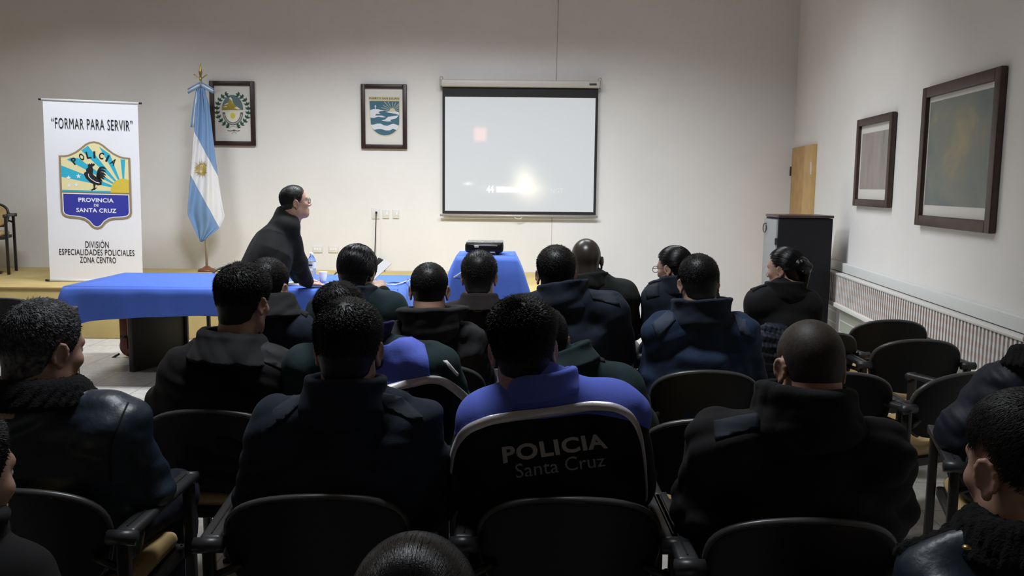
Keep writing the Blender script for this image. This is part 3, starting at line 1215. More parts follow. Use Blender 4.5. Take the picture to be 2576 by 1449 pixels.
art.layer(0).poly(EL(outer), S_gold)
inn = inset(outer, 27)
up_ = clip(inn, 0, 1, 835)
art.layer(1).poly(EL(up_), S_cr)
dn = clip(inn, 0, -1, -855)
art.poly(EL(dn), S_w)
art.layer(2).poly(EL(clip(inset(outer, 40), 0, -1, -868)), S_bl)
# blue rays out of the sun at (2290, 835)
rays = [((1485, 620), (1485, 460), (2110, 780)), ]
art.layer(2)
sun = (2290, 790)
for (a0_, a1_) in ((158.0, 168.5), (143.0, 150.5), (126.0, 134.5), (108.0, 116.5), (86, 94)):
    pa_, pb_ = math.radians(a0_), math.radians(a1_)
    big = [(sun[0] + 160 * math.cos(pa_), sun[1] - 160 * math.sin(pa_)), (sun[0] + 1400 * math.cos(pa_), sun[1] - 1400 * math.sin(pa_)),
           (sun[0] + 1400 * math.cos(pb_), sun[1] - 1400 * math.sin(pb_)), (sun[0] + 160 * math.cos(pb_), sun[1] - 160 * math.sin(pb_))]
    # intersect with the shield's upper field by clipping against its convex pieces (left, right, top)
    big = clip(big, -1, 0, -1485)
    big = clip(big, 1, 0, 2360)
    big = clip(big, 0, 1, 835)
    if a1_ > 140:
        big = clip(big, -0.0, -1, -352 + 0)
        big = clip(big, -0.55, -1, -(0.55 * 1640 + 335)) if a1_ < 155 else big
    elif a1_ > 120:
        big = clip(big, -0.80, -1, -(0.80 * 1800 + 205))
        big = clip(big, 0, -1, -140)
    elif a1_ > 110:
        big = clip(big, 0.75, -1, 0.75 * 1922 - 132)
    else:
        big = clip(big, 0, -1, -352)
    if len(big) > 2:
        art.poly(EL(big), S_cy)
art.poly(EL([(1485, 812), (2118, 812), (2118, 835), (1485, 835)]), S_cy)
art.layer(3).poly(EL([(2360, 835), (2118, 835)] + [(2290 + 172 * math.cos(a), 810 - 180 * math.sin(a)) for a in np.linspace(math.pi - 0.1, 1.15, 16)]), S_ye)
for (x, y) in ((1575, 637), (1705, 610), (1575, 747), (1670, 737)):
    art.layer(3).poly(EL([(x + (36 if i % 2 == 0 else 15) * math.sin(i * math.pi / 5), y - (36 if i % 2 == 0 else 15) * math.cos(i * math.pi / 5)) for i in range(10)]), S_w)
# rooster
body = [(1840, 470), (1822, 462), (1838, 452), (1825, 425), (1848, 440), (1852, 420), (1870, 436), (1882, 415), (1896, 432), (1914, 420), (1925, 440), (1905, 460), (1890, 470),
        (1900, 520), (1890, 560), (1905, 590), (1935, 615), (1975, 640), (2005, 690), (2002, 725), (1950, 735), (1925, 722), (1912, 770), (1945, 768), (1912, 790), (1918, 802), (1890, 802),
        (1862, 828), (1872, 800), (1845, 806), (1885, 785), (1896, 770), (1893, 718), (1850, 690), (1800, 640), (1775, 580), (1785, 555), (1805, 545), (1808, 505), (1830, 485)]
art.layer(3).poly(EL(body), S_k)
for i, (ex, ey, hx, hy) in enumerate(((2072, 500, 2010, 440), (2070, 545, 2010, 480), (2065, 590, 2010, 522), (2058, 622, 2010, 560), (2040, 650, 2005, 590), (2015, 680, 1990, 625))):
    p0_, p1_, p2_ = np.array([1945 + i * 8, 620 + i * 10.]), np.array([hx - 40., hy - 20.]), np.array([ex, ey])
    art.stroke(EL([tuple((1 - t) ** 2 * p0_ + 2 * t * (1 - t) * p1_ + t * t * p2_) for t in np.linspace(0, 1, 14)]), [su * q for q in np.interp(np.linspace(0, 1, 14), [0, .5, .8, 1], [22, 30, 30, 4])], S_k)
art.layer(4).stroke(EL([(1835, 570), (1838, 610), (1870, 650), (1930, 690), (1975, 700)]), su * 9, S_w)
# curved POLICIA
for ch_, ang, cxx, cyy in (('P', 36, 1658, 395), ('O', 24, 1755, 335), ('L', 12, 1845, 305), ('I', 0, 1922, 298), ('C', -12, 2012, 310), ('I', -26, 2090, 345), ('A', -36, 2168, 392)):
    wch = 26 if ch_ == 'I' else 62
    art.text(ch_, E(cxx, cyy), wch * su * (1.0), 100 * sv, S_k, 0.03, ang=math.radians(ang))
for s, y, w, h in (('PROVINCIA', 948, 460, 62), ('DE', 1022, 60, 40), ('SANTA CRUZ', 1097, 525, 62)):
    art.text(s, E(1922, y), w * su, h * sv, S_w, 0.025, 1.05)
art.build('shield_emblem', ban)


# ------------------------------------------------------------------ flag on its pole
fb = P(521, 680, 10.02)
fl = thing('flag_stand', 'light blue and white flag with a gold sun hanging on a chrome pole', 'flag', (fb[0], fb[1], ST_Z))
fo = np.array(fl.location)


def FPt(px, py, dy=0.0):
    return P(px, py, fb[1] + dy) - fo


M_chrome = mat('chrome', (0.58, 0.58, 0.60), 0.25, 0.35)
M_brass = mat('brass', (0.50, 0.36, 0.14), 0.3, 1.0)
ptop = FPt(505, 203)
MB().tube([(0, 0, 0.03), ptop], 0.016, 14).build('pole', M_chrome, fl)
MB().lathe([(0.0, 0), (0.10, 0.0), (0.105, 0.012), (0.09, 0.03), (0.05, 0.04), (0.03, 0.06), (0.0, 0.06)], n=28).build('base', mat('base_wood', (0.20, 0.07, 0.03), 0.3), fl)
fin = MB().lathe([(0.012, 0), (0.016, 0.015), (0.010, 0.03), (0.012, 0.05), (0.017, 0.075), (0.021, 0.09), (0.016, 0.12), (0.006, 0.17), (0.001, 0.20)], ptop, 14)
fin.tube([ptop + np.array([x, 0, 0.04 + 0.05 * abs(x) / .075 - .02]) for x in (-0.075, -0.06, -0.03, 0, 0.03, 0.06, 0.075)], 0.007, 8)
fin.build('finial', M_brass, fl)
M_fb = mat('flag_blue', (0.20, 0.34, 0.58), 0.8, sheen=0.2, bump=0.1, bscale=300)
M_fw = mat('flag_white', (0.80, 0.80, 0.82), 0.8, sheen=0.2, bump=0.1, bscale=300)
# hanging cloth: rows from top to bottom (y, left x, blue/white edges ..., right x); folds give it depth
rows = [(222, 500, 512, 512, 512), (262, 494, 526, 526, 526), (320, 490, 533, 533, 533), (338, 489, 489.5, 535, 535), (380, 486, 494, 538, 538), (420, 482, 494, 545, 545),
        (440, 480, 480.5, 548, 550), (480, 477, 512, 552, 553), (520, 473, 526, 558, 558), (537, 472, 532, 565, 565), (572, 484, 549, 553, 562), (590, 494, 530, 535, 540), (608, 505, 508, 508.5, 509)]
# three sheets drawn as one wavy grid, coloured by the diagonal stripe edges
ys = np.linspace(222, 608, 60)
Lx = np.interp(ys, [222, 262, 320, 420, 520, 540, 608], [497, 492, 489, 481, 472, 472, 504])
Rx = np.interp(ys, [222, 262, 320, 420, 520, 545, 572, 608], [514, 526, 533, 545, 560, 565, 553, 510])
E1 = np.interp(ys, [222, 332, 345, 440, 510], [600, 491, 494, 548, 600])       # blue above/right of it: upper stripe edge
E1 = np.where(ys < 332, 0, np.interp(ys, [332, 445], [489, 549]))
E2 = np.where(ys < 441, 0, np.interp(ys, [441, 500, 575], [480, 512, 552]))
V, Fc, mi = [], [], []
NX = 40
for j, y in enumerate(ys):
    for i in range(NX + 1):
        s = i / NX
        x = Lx[j] + (Rx[j] - Lx[j]) * s
        w = (Rx[j] - Lx[j]) / F_PX * 10
        dy = -0.03 + 0.35 * w * 0.22 * math.sin(s * 9.0 + 0.012 * y) + 0.012 * math.sin(s * 23 + y * .02)
        V.append(FPt(x, y, dy - 0.03))
for j in range(len(ys) - 1):
    for i in range(NX):
        a = j * (NX + 1) + i
        Fc.append((a, a + NX + 1, a + NX + 2, a + 1))
        xm = Lx[j] + (Rx[j] - Lx[j]) * (i + 0.5) / NX
        ym = ys[j]
        mi.append(0)
mf = MB()
mf.v = [tuple(p) for p in V]
mf.f, mf.mi, mf.sm = Fc, mi, [True] * len(Fc)
# stripe edges run diagonally over the hanging cloth: a smooth signed distance to them drives the colour
M_flag = mat('flag_cloth', (0.2, 0.34, 0.58), 0.8, sheen=0.2, bump=0.1, bscale=300)
ntf = M_flag.node_tree
atn = ntf.nodes.new('ShaderNodeAttribute')
atn.attribute_name = 'stripe'
gtn = ntf.nodes.new('ShaderNodeMath')
gtn.operation = 'GREATER_THAN'
gtn.inputs[1].default_value = 0.0
mxn = ntf.nodes.new('ShaderNodeMix')
mxn.data_type = 'RGBA'
mxn.inputs[6].default_value = (0.80, 0.80, 0.82, 1)
mxn.inputs[7].default_value = (0.20, 0.34, 0.58, 1)
ntf.links.new(atn.outputs['Fac'], gtn.inputs[0])
ntf.links.new(gtn.outputs[0], mxn.inputs[0])
ntf.links.new(mxn.outputs[2], ntf.nodes['Principled BSDF'].inputs['Base Color'])
cl = mf.build('flag_cloth', M_flag, fl, solid=0.004)
sv_ = []
for j, y in enumerate(ys):
    for i in range(NX + 1):
        x = Lx[j] + (Rx[j] - Lx[j]) * i / NX
        sv_.append(max(x - (489 + (y - 332) * 0.533), (480 + (y - 441) * 0.545) - x))
sat = cl.data.attributes.new('stripe', 'FLOAT', 'POINT')
sat.data.foreach_set('value', np.array(sv_, np.float32))
# gold sun on the white stripe
M_gold = mat('gold_thread', (0.50, 0.38, 0.10), 0.45, 0.3)
sunc = FPt(505, 425, -0.105)
ar = Art(sunc, XU, (0, 0, 1))
ar.ell((0, 0), 0.050, 0.055, M_gold, 28)
for k in range(32):
    a = 2 * math.pi * k / 32
    r1 = 0.115 if k % 2 == 0 else 0.09
    w_ = 0.006
    ar.poly([(0.055 * math.cos(a) - w_ * math.sin(a), 0.055 * math.sin(a) + w_ * math.cos(a)), (0.055 * math.cos(a) + w_ * math.sin(a), 0.055 * math.sin(a) - w_ * math.cos(a)), (r1 * math.cos(a), r1 * math.sin(a))], M_gold)
ar.layer().ell((0.002, 0.004), 0.036, 0.040, mat('gold_pale', (0.62, 0.52, 0.25), 0.4, 0.3), 24)
bvh = BVHTree.FromPolygons([Vector(v) for v in mf.v], mf.f)
vv = []
for p in ar.mb.v:
    h = bvh.ray_cast(Vector((p[0], -3, p[2])), Vector((0, 1, 0)))
    lift = 0.006 + (0.0015 if abs(p[1] - sunc[1]) > 0.0011 else 0)
    vv.append((p[0], (h[0].y if h[0] else p[1]) - lift, p[2]))
ar.mb.v = vv
ar.build('sun_emblem', cl)
# bow and ribbons of the sash
rb = MB()
for s in (-1, 1):
    for k, mi_ in ((-1, 0), (0, 1), (1, 0)):
        pts = [FPt(505 + s * (2 + 30 * t), 213 + 4 * math.sin(t * 3) + 16 * t * t + k * 4.5, -0.05 - 0.03 * math.sin(t * 3)) for t in np.linspace(0, 1, 8)]
        rb.tube(pts, [0.012] * 8, 6, mi_, flat=(0.35, 1.0))
        lo_ = {-1: 478, 1: 532}[s]
        pts = [FPt(505 + s * (5 + 14 * t ** .6) + k * 3.2 * (0.5 + t), 220 + t * 100, -0.05 - 0.02 * math.sin(t * 5)) for t in np.linspace(0, 1, 10)]
        rb.tube(pts, 0.011, 6, mi_, flat=(1.0, 0.3))
rb.build('sash', [M_fb, M_fw], fl)


# ------------------------------------------------------------------ long table under a blue cloth
M_cloth = mat('blue_cloth', (0.060, 0.135, 0.56), 0.85, sheen=0.3, bump=0.25, bscale=350, var=0.06, vscale=4, bdist=0.003)
TX0, TX1, TY0, TY1, TZ = -3.42, -0.87, 6.46, 7.50, 0.745
tbl = thing('long_table', 'long table with black panel legs under the blue cloth', 'table', ((TX0 + TX1) / 2, (TY0 + TY1) / 2, 0))
MB().box((0, 0, TZ - 0.02), (TX1 - TX0 - .02, TY1 - TY0 - .02, 0.03), bev=.004).build('tabletop', mat('table_laminate', (0.05, 0.03, 0.02), 0.4), tbl)
M_leg = mat('table_panel', (0.014, 0.013, 0.013), 0.5)
to = np.array(tbl.location)
for sgn in (0, 1):
    g0, g1 = G(331, 936, 0) - to, G(462, 903, 0) - to
    if sgn:
        sh = np.array([TX1 - 0.35 - (TX0 + .55), 0, 0])
        g0, g1 = g0 + sh, g1 + sh
    c = (g0 + g1) / 2
    L = float(np.linalg.norm(g1 - g0))
    a = math.atan2(g1[1] - g0[1], g1[0] - g0[0])
    MB().box((c[0], c[1], (TZ - .04) / 2), (L, 0.05, TZ - .04), rotz(a), 0.006).build('panel_leg', M_leg, tbl)


def drape(x0, x1, y0, y1, z, drops, seed, flare=0.05, n=150, rings=12, corner=0.10, amp=0.02, slant=0.0):
    """Cloth over a table top: top sheet plus a skirt that flares and folds. drops: (front, right, back, left)."""
    rnd = random.Random(seed)
    mb = MB()
    per = []
    W_, D_ = x1 - x0, y1 - y0
    tot = 2 * (W_ + D_)
    rc = 0.03
    for i in range(n):
        s = i / n * tot
        if s < W_:
            p, q, side, t = (x0 + s, y0), (0, -1), 0, s / W_
        elif s < W_ + D_:
            p, q, side, t = (x1, y0 + s - W_), (1, 0), 1, (s - W_) / D_
        elif s < 2 * W_ + D_:
            p, q, side, t = (x1 - (s - W_ - D_), y1), (0, 1), 2, (s - W_ - D_) / W_
        else:
            p, q, side, t = (x0, y1 - (s - 2 * W_ - D_)), (-1, 0), 3, (s - 2 * W_ - D_) / D_
        per.append((p, q, side, t, s))
    ph = [rnd.uniform(0, 6.28) for _ in range(4)]
    rows_ = []
    for k in range(rings + 1):
        f = k / rings
        row = []
        for (p, q, side, t, s) in per:
            nx, ny = q
            dc = min(t, 1 - t) * (W_ if side % 2 == 0 else D_)
            cw_ = math.exp(-(dc / 0.12) ** 2)
            # near corners the cloth swings out diagonally and hangs lower
            if cw_ > 0.01:
                sx_ = 1 if p[0] > (x0 + x1) / 2 else -1
                sy_ = 1 if p[1] > (y0 + y1) / 2 else -1
                nx, ny = nx * (1 - .5 * cw_) + sx_ * .5 * cw_, ny * (1 - .5 * cw_) + sy_ * .5 * cw_
            dr_ = drops[side] + corner * cw_ + slant * ((1 - t) ** 4 if side == 0 else t ** 2 if side == 3 else 0)
            fold = amp * f * (math.sin(s * 16 + ph[0]) + 0.6 * math.sin(s * 27 + ph[1]))
            out = flare * f + fold + 0.02 * math.sin(min(1, f * 4) * math.pi / 2) + cw_ * 0.05 * f
            zz = z + 0.006 - dr_ * f - (0 if k else 0)
            row.append((p[0] + nx * out, p[1] + ny * out, zz))
        rows_.append(row)
    V = [v for r in rows_ for v in r]
    Fc = []
    for k in range(rings):
        for i in range(n):
            i2 = (i + 1) % n
            Fc.append((k * n + i, (k + 1) * n + i, (k + 1) * n + i2, k * n + i2))
    mb.add(V, Fc, 0, True)
    # top sheet
    mb.grid(lambda s, t: (x0 + W_ * s, y0 + D_ * t, z + 0.006 + 0.0015 * math.sin(9 * s + 5 * t)), 24, 12)
    return mb


cm = drape(TX0, TX1, TY0, TY1, TZ, (0.20, 0.36, 0.26, 0.27), 4, 0.02, 240, 12, 0.07, 0.008, 0.08)
tag(rel(cm.build('tablecloth', M_cloth, None, (-2.1, 7.0, TZ), solid=0.004), (-2.1, 7.0, TZ)), 'wide royal blue cloth spread over the long table', 'tablecloth')

# projector stand with its own cloth
PX0, PX1 = P(1148, 646, 6.2)[0], P(1296, 646, 6.2)[0]
PZ = P(1220, 646, 6.2)[2]
pst = thing('projector_stand', 'tall narrow stand hidden under the second blue cloth', 'stand', ((PX0 + PX1) / 2, 6.42, 0))
hw = (PX1 - PX0) / 2
MB().box((0, 0, PZ - 0.02), (2 * hw - .02, 0.42, 0.03), bev=.004).build('tabletop', mat('table_laminate', (0, 0, 0)), pst)
for sx_ in (-1, 1):
    for sy_ in (-1, 1):
        MB().box((sx_ * (hw - .04), sy_ * 0.17, (PZ - .035) / 2), (0.035, 0.035, PZ - .035), bev=.004).build('leg', M_leg, pst)
cm = drape(PX0, PX1, 6.2, 6.64, PZ, (0.62, 0.6, 0.6, 0.6), 9, 0.16, 150, 16, 0.03, 0.014)
tag(rel(cm.build('tablecloth', M_cloth, None, ((PX0 + PX1) / 2, 6.42, PZ), solid=0.004), ((PX0 + PX1) / 2, 6.42, PZ)), 'royal blue cloth flaring over the tall projector stand', 'tablecloth')
# projector
pj = thing('projector', 'black video projector on the tall blue-clothed stand', 'projector', (P(1219, 640, 6.36)[0], 6.36, PZ + 0.01))
bw = 96 * 6.3 / F_PX
MB().box((0, 0, 0.052), (bw, 0.23, 0.076), bev=0.022).build('body', mat('projector_black', (0.012, 0.012, 0.013), 0.3), pj)
MB().box((0.004, -.005, 0.087), (bw - .012, 0.215, 0.018), bev=0.009).build('lid', mat('projector_lid', (0.16, 0.15, 0.14), 0.25, var=0.4, vscale=40), pj)
MB().box((0.01, -0.1165, 0.068), (bw * .62, 0.003, 0.005)).build('trim_line', M_white, pj)
MB().box((-0.055, -0.118, 0.062), (0.032, 0.006, 0.018), bev=.002).build('plug', M_white, pj)
MB().box((0.062, -0.1165, 0.020), (0.036, 0.003, 0.008)).build('sticker', M_white, pj)
ln = MB().lathe([(0.035, 0), (0.036, 0.02), (0.028, 0.022), (0.0, 0.012)], n=20)
ln.v = [(x - .07, z * 1.0 + 0.112, y + 0.05) for (x, y, z) in ln.v]
ln.build('lens', mat('lens_glass', (0.02, 0.02, 0.03), 0.08), pj)
for sx_ in (-1, 1):
    MB().lathe([(0.012, -.001), (0.012, 0.018)], (sx_ * .1, -.08, 0), 12).build('foot', M_black, pj)
# cables over the table
M_cab_w = mat('cable_white', (0.62, 0.62, 0.66), 0.5)
pts = [P(930, 709, 6.9)] + [np.array([G(x, y, TZ + .02)[0], G(x, y, TZ + .02)[1], TZ + .018]) for (x, y) in ((950, 710), (975, 715), (995, 716), (1015, 710), (1030, 703))]
pts = pts[1:] + [P(1060, 712, 6.6), P(1100, 716, 6.4), P(1135, 703, 6.15), P(1163, 684, 6.08), P(1185, 660, 6.1)]
tag(rel(MB().tube(pts, 0.006, 8).build('cable', M_cab_w, None, pts[0]), pts[0]), 'white cable running from the table up to the projector', 'cable')
pts = [G(x, y, TZ + .016) for (x, y) in ((940, 707), (968, 713), (990, 710), (1010, 712), (1022, 711))] + [P(1031, 722, 6.42), P(1036, 745, 6.40)]
tag(rel(MB().tube(pts, 0.005, 8).build('cable', mat('cable_blue', (0.03, 0.06, 0.2), 0.5), None, pts[0]), pts[0]), 'thin dark cable wound across the right end of the table', 'cable')

# bottle, cup, papers
bp_ = G(785, 709, TZ + .01)
bo = thing('water_bottle', 'clear plastic water bottle with a white cap beside the leaning man', 'bottle', (bp_[0], bp_[1], TZ + 0.008))
M_pet = mat('clear_plastic', (0.86, 0.90, 0.95), 0.08, trans=0.95)
prof = [(0.0, 0), (0.030, 0.0), (0.034, 0.006)]
for k in range(7):
    z = 0.012 + k * 0.012
    prof += [(0.034, z), (0.030, z + 0.006)]
prof += [(0.033, 0.10), (0.034, 0.17), (0.031, 0.185), (0.020, 0.205), (0.013, 0.215), (0.013, 0.222)]
MB().lathe(prof, n=24).build('body', M_pet, bo)
MB().lathe([(0.0146, 0.219), (0.015, 0.222), (0.015, 0.238), (0.013, 0.241)], n=20).build('cap', M_white, bo)
lb = MB()
lb.grid(lambda s, t: (0.0347 * math.cos(s * 6.2832), 0.0347 * math.sin(s * 6.2832), 0.115 + 0.05 * t), 28, 2)
lb.build('label', mat('label_white', (0.78, 0.80, 0.84), 0.5), bo)
lk = MB()
lk.grid(lambda s, t: (0.0352 * math.cos(-2.2 + s * 1.0), 0.0352 * math.sin(-2.2 + s * 1.0), 0.135 + 0.012 * t), 8, 1)
lk.build('print', S_k, bo)
cp_ = G(813, 711, TZ + .01)
cup = thing('paper_cup', 'white disposable cup standing right of the water bottle', 'cup', (cp_[0], cp_[1], TZ + 0.008))
MB().lathe([(0.0, 0), (0.024, 0), (0.035, 0.088), (0.037, 0.090), (0.034, 0.090), (0.023, 0.004), (0, 0.004)], n=28).build('wall', mat('cup_white', (0.82, 0.84, 0.88), 0.45), cup)
for (x, y, w, h, a, lab) in ((745, 714, 0.26, 0.2, 0.2, 'white papers lying under the leaning man\'s arm'), (858, 713, 0.22, 0.14, 0.5, 'white paper lying on the blue cloth right of the cup')):
    q = G(x, y, TZ + .01)
    t = MB()
    for k in range(3):
        t.box((0.004 * k, 0.003 * k, 0.002 + 0.003 * k), (w, h, 0.0022), rotz(a + .05 * k))
    tag(t.build('paper_sheets' if x < 800 else 'paper_sheet', M_paper, None, (q[0], q[1], TZ + 0.0085)), lab, 'paper')

# reddish wooden stand under the table
q = G(325, 921, 0)
ws = thing('wooden_stand', 'reddish brown wooden stand with a round disc leaning under the table', 'stand', (q[0], q[1] + 0.35, 0))
M_red = mat('red_wood', (0.16, 0.035, 0.018), 0.35, var=0.25, vscale=10)
dd = q[1] + 0.35
po = np.array([q[0], dd, 0])
a_, b_ = P(312, 878, dd) - po, P(312, 800, dd) - po
MB().box((a_ + b_) / 2, (0.065, 0.03, float(b_[2] - a_[2])), bev=.006).build('post', M_red, ws)
dc_ = MB().lathe([(0, -.015), (0.095, -.015), (0.1, 0), (0.095, 0.015), (0, .015)], n=32)
ctr = P(327, 903, dd) - po
dc_.v = [(x + ctr[0], z * 1.0 + ctr[1] + .03, y + max(ctr[2], 0.1)) for (x, y, z) in dc_.v]
dc_.build('disc', M_red, ws)
MB().tube([P(281, 902, dd) - po, P(300, 890, dd) - po], 0.010, 8).build('strut', M_black, ws)
MB().tube([P(303, 847, dd - .02) - po, P(320, 848, dd - .02) - po], 0.012, 8).build('clamp', M_black, ws)
# ------------------------------------------------------------------ chairs
M_shell = mat('chair_shell', (0.007, 0.007, 0.008), 0.52, bump=0.12, bscale=180, bdist=0.002, spec=0.28)
M_rim = mat('chair_rim', (0.055, 0.055, 0.055), 0.33)
M_tan = mat('tan_vinyl', (0.56, 0.40, 0.18), 0.5, bump=0.15, bscale=30, var=0.12, vscale=9)
M_cfr = mat('chair_frame', (0.020, 0.018, 0.017), 0.38)
M_arm = mat('chair_arm', (0.030, 0.031, 0.034), 0.4)


def back_shape(s, t, off):
    """Point on the curved backrest: s across -1..1, t up 0..1."""
    z0, z1 = 0.50, 0.785
    h = (z1 - z0)
    # superelliptic outline, fuller at the top
    zz = t * 2 - 1
    if zz > 0:
        wd = 0.225 * (1 - zz ** 3.2) ** (1 / 2.1)
    else:
        wd = 0.225 * (1 - 0.20 * (-zz) ** 1.5) * (1 - (-zz) ** 9) ** 0.4
    x = s * max(wd, 0.012)
    y = -0.215 - 0.075 * t + 0.55 * x * x * 1.6 + off
    return (x, y, z0 + h * t)


def sheet(name, mt, parent, off, thick, sc=1.0):
    mb = MB()
    nu, nv = 20, 22
    ts = [0.5 - 0.5 * math.cos(math.pi * j / nv) for j in range(nv + 1)]
    V = []
    for t in ts:
        for i in range(nu + 1):
            x, y, z = back_shape(2 * i / nu - 1, t, off)
            V.append((x * sc, y, 0.6425 + (z - 0.6425) * sc))
    w = nu + 1
    mb.add(V, [(j * w + i, j * w + i + 1, (j + 1) * w + i + 1, (j + 1) * w + i) for j in range(nv) for i in range(nu)], 0, True)
    o = mb.build(name, mt, parent)
    md = o.modifiers.new('thickness', 'SOLIDIFY')
    md.thickness, md.offset = thick, 0
    bv = o.modifiers.new('round', 'BEVEL')
    bv.width, bv.segments, bv.limit_method = min(0.006, thick * .4), 2, 'ANGLE'
    return o


def make_chair(label, group):
    t = thing('armchair', label, 'chair', (0, 0, 0), 0, group)
    sheet('back_shell', M_shell, t, 0.0, 0.018)
    sheet('back_pad', M_tan, t, 0.024, 0.026, 0.92)
    rim = MB()
    pts = []
    ts = [0.5 - 0.5 * math.cos(math.pi * j / 26) for j in range(27)]
    for tt in ts[4:]:
        pts.append(back_shape(1, tt, 0.004))
    for tt in ts[4:][::-1]:
        pts.append(back_shape(-1, tt, 0.004))
    rim.tube(pts, 0.0115, 8, flat=(1.0, 1.0))
    rim.build('back_rim', M_rim, t)
    MB().box((0, 0.01, 0.449), (0.455, 0.45, 0.052), bev=0.024).build('seat_cushion', M_tan, t)
    sr = MB()
    sr.box((0, 0.235, 0.408), (0.48, 0.022, 0.034), bev=.004).box((0, -0.215, 0.408), (0.48, 0.022, 0.034), bev=.004)
    sr.box((0.236, 0.01, 0.408), (0.022, 0.46, 0.034), bev=.004).box((-0.236, 0.01, 0.408), (0.022, 0.46, 0.034), bev=.004)
    sr.box((0, 0.01, 0.42), (0.45, 0.44, 0.012))
    sr.build('seat_rim', M_cfr, t)
    for s in (-1, 1):
        MB().box((s * 0.268, 0.215, 0.32), (0.030, 0.036, 0.64), bev=.007).build('leg', M_cfr, t)
        lg = MB().box((s * 0.268, -0.225, 0.32), (0.030, 0.036, 0.64), bev=.007)
        lg.build('leg', M_cfr, t)
        ar = MB().box((s * 0.268, 0.0, 0.652), (0.056, 0.44, 0.026), bev=.011)
        ar.tube([(s * 0.268 - 0.036, -0.232, 0.648), (s * 0.268 + 0.036, -0.232, 0.648)], 0.020, 12)
        ar.tube([(s * 0.268 - 0.024, 0.222, 0.648), (s * 0.268 + 0.024, 0.222, 0.648)], 0.019, 12)
        a_ = ar.build('armrest', M_arm, t)
        MB().box((s * 0.268, 0.0, 0.6665), (0.004, 0.40, 0.002)).build('arm_seam', M_cfr, a_)
        MB().tube([(s * 0.268, -0.225, 0.56), (s * 0.235, -0.232, 0.575), (s * 0.19, -0.222, 0.59)], 0.011, 8).build('back_bracket', M_cfr, t)
    return t


CHAIR0 = []


def chair(x, y, rz, label, group='black shell armchairs with tan seats', z=0.0):
    if not CHAIR0:
        CHAIR0.append(make_chair(label, group))
        CHAIR0[0].location, CHAIR0[0].rotation_euler = (x, y, z), (0, 0, rz)
        return CHAIR0[0]
    return dup(CHAIR0[0], (x, y, z), rz, label, group)


# ------------------------------------------------------------------ people
M_skin = mat('skin', (0.46, 0.275, 0.205), 0.5, bump=0.08, bscale=220, bdist=0.002, var=0.08, vscale=30)
M_skin.node_tree.nodes['Principled BSDF'].inputs['Subsurface Weight'].default_value = 0.12
M_skin.node_tree.nodes['Principled BSDF'].inputs['Subsurface Radius'].default_value = (0.01, 0.004, 0.002)
M_skin_d = mat('skin_dark', (0.038, 0.029, 0.025), 0.32, bump=0.08, bscale=220, bdist=0.002)


def hairmat(name, col, rough, spec, scalp, var=0.0, vscale=60):
    """Hair that thins into the scalp along its edge (attribute fade)."""
    mt = mat(name, col, rough, var=var, vscale=vscale, spec=spec, bump=0.25, bscale=400, bdist=0.002)
    nt = mt.node_tree
    b = nt.nodes['Principled BSDF']
    at = nt.nodes.new('ShaderNodeAttribute')
    at.attribute_name = 'fade'
    mx = nt.nodes.new('ShaderNodeMix')
    mx.data_type = 'RGBA'
    nt.links.new(at.outputs['Fac'], mx.inputs[0])
    mx.inputs[6].default_value = scalp + (1,)
    if b.inputs['Base Color'].links:
        nt.links.new(b.inputs['Base Color'].links[0].from_socket, mx.inputs[7])
    else:
        mx.inputs[7].default_value = col + (1,)
    nt.links.new(mx.outputs[2], b.inputs['Base Color'])
    return mt


SCALP = (0.34, 0.19, 0.13)
M_hair = hairmat('hair_black', (0.0095, 0.009, 0.0095), 0.42, 0.32, SCALP)
M_sleek = hairmat('hair_sleek', (0.005, 0.005, 0.006), 0.24, 0.26, SCALP)
M_hairb = hairmat('hair_brownblack', (0.014, 0.012, 0.011), 0.45, 0.3, SCALP)
M_hairg = hairmat('hair_greying', (0.085, 0.087, 0.093), 0.5, 0.35, SCALP, 0.9, 80)
M_stub = hairmat('hair_shaved', (0.030, 0.025, 0.021), 0.55, 0.3, (0.075, 0.05, 0.038), 0.5, 120)
M_eye = mat('eye_white', (0.7, 0.68, 0.65), 0.2)
M_iris = mat('eye_dark', (0.01, 0.007, 0.005), 0.15)
M_lip = None
M_trou = fabric('trouser_navy', (0.010, 0.012, 0.022), 0.9)
M_shoe = mat('shoe_black', (0.010, 0.010, 0.010), 0.35)


def frame(yaw, pitch, roll):
    return rotz(-math.radians(yaw)) @ rotx(math.radians(pitch)) @ roty(math.radians(roll))


def xf(prims, c, R, s, k=0.0):
    g = combine(prims)
    c, R = np.array(c, np.float32), np.array(R, np.float32)
    return (lambda p: g(((p - c) @ R) / s) * s, k, 1)


SKC, SKR = np.array([0, -0.006, 0.030]), np.array([0.0755, 0.097, 0.088])


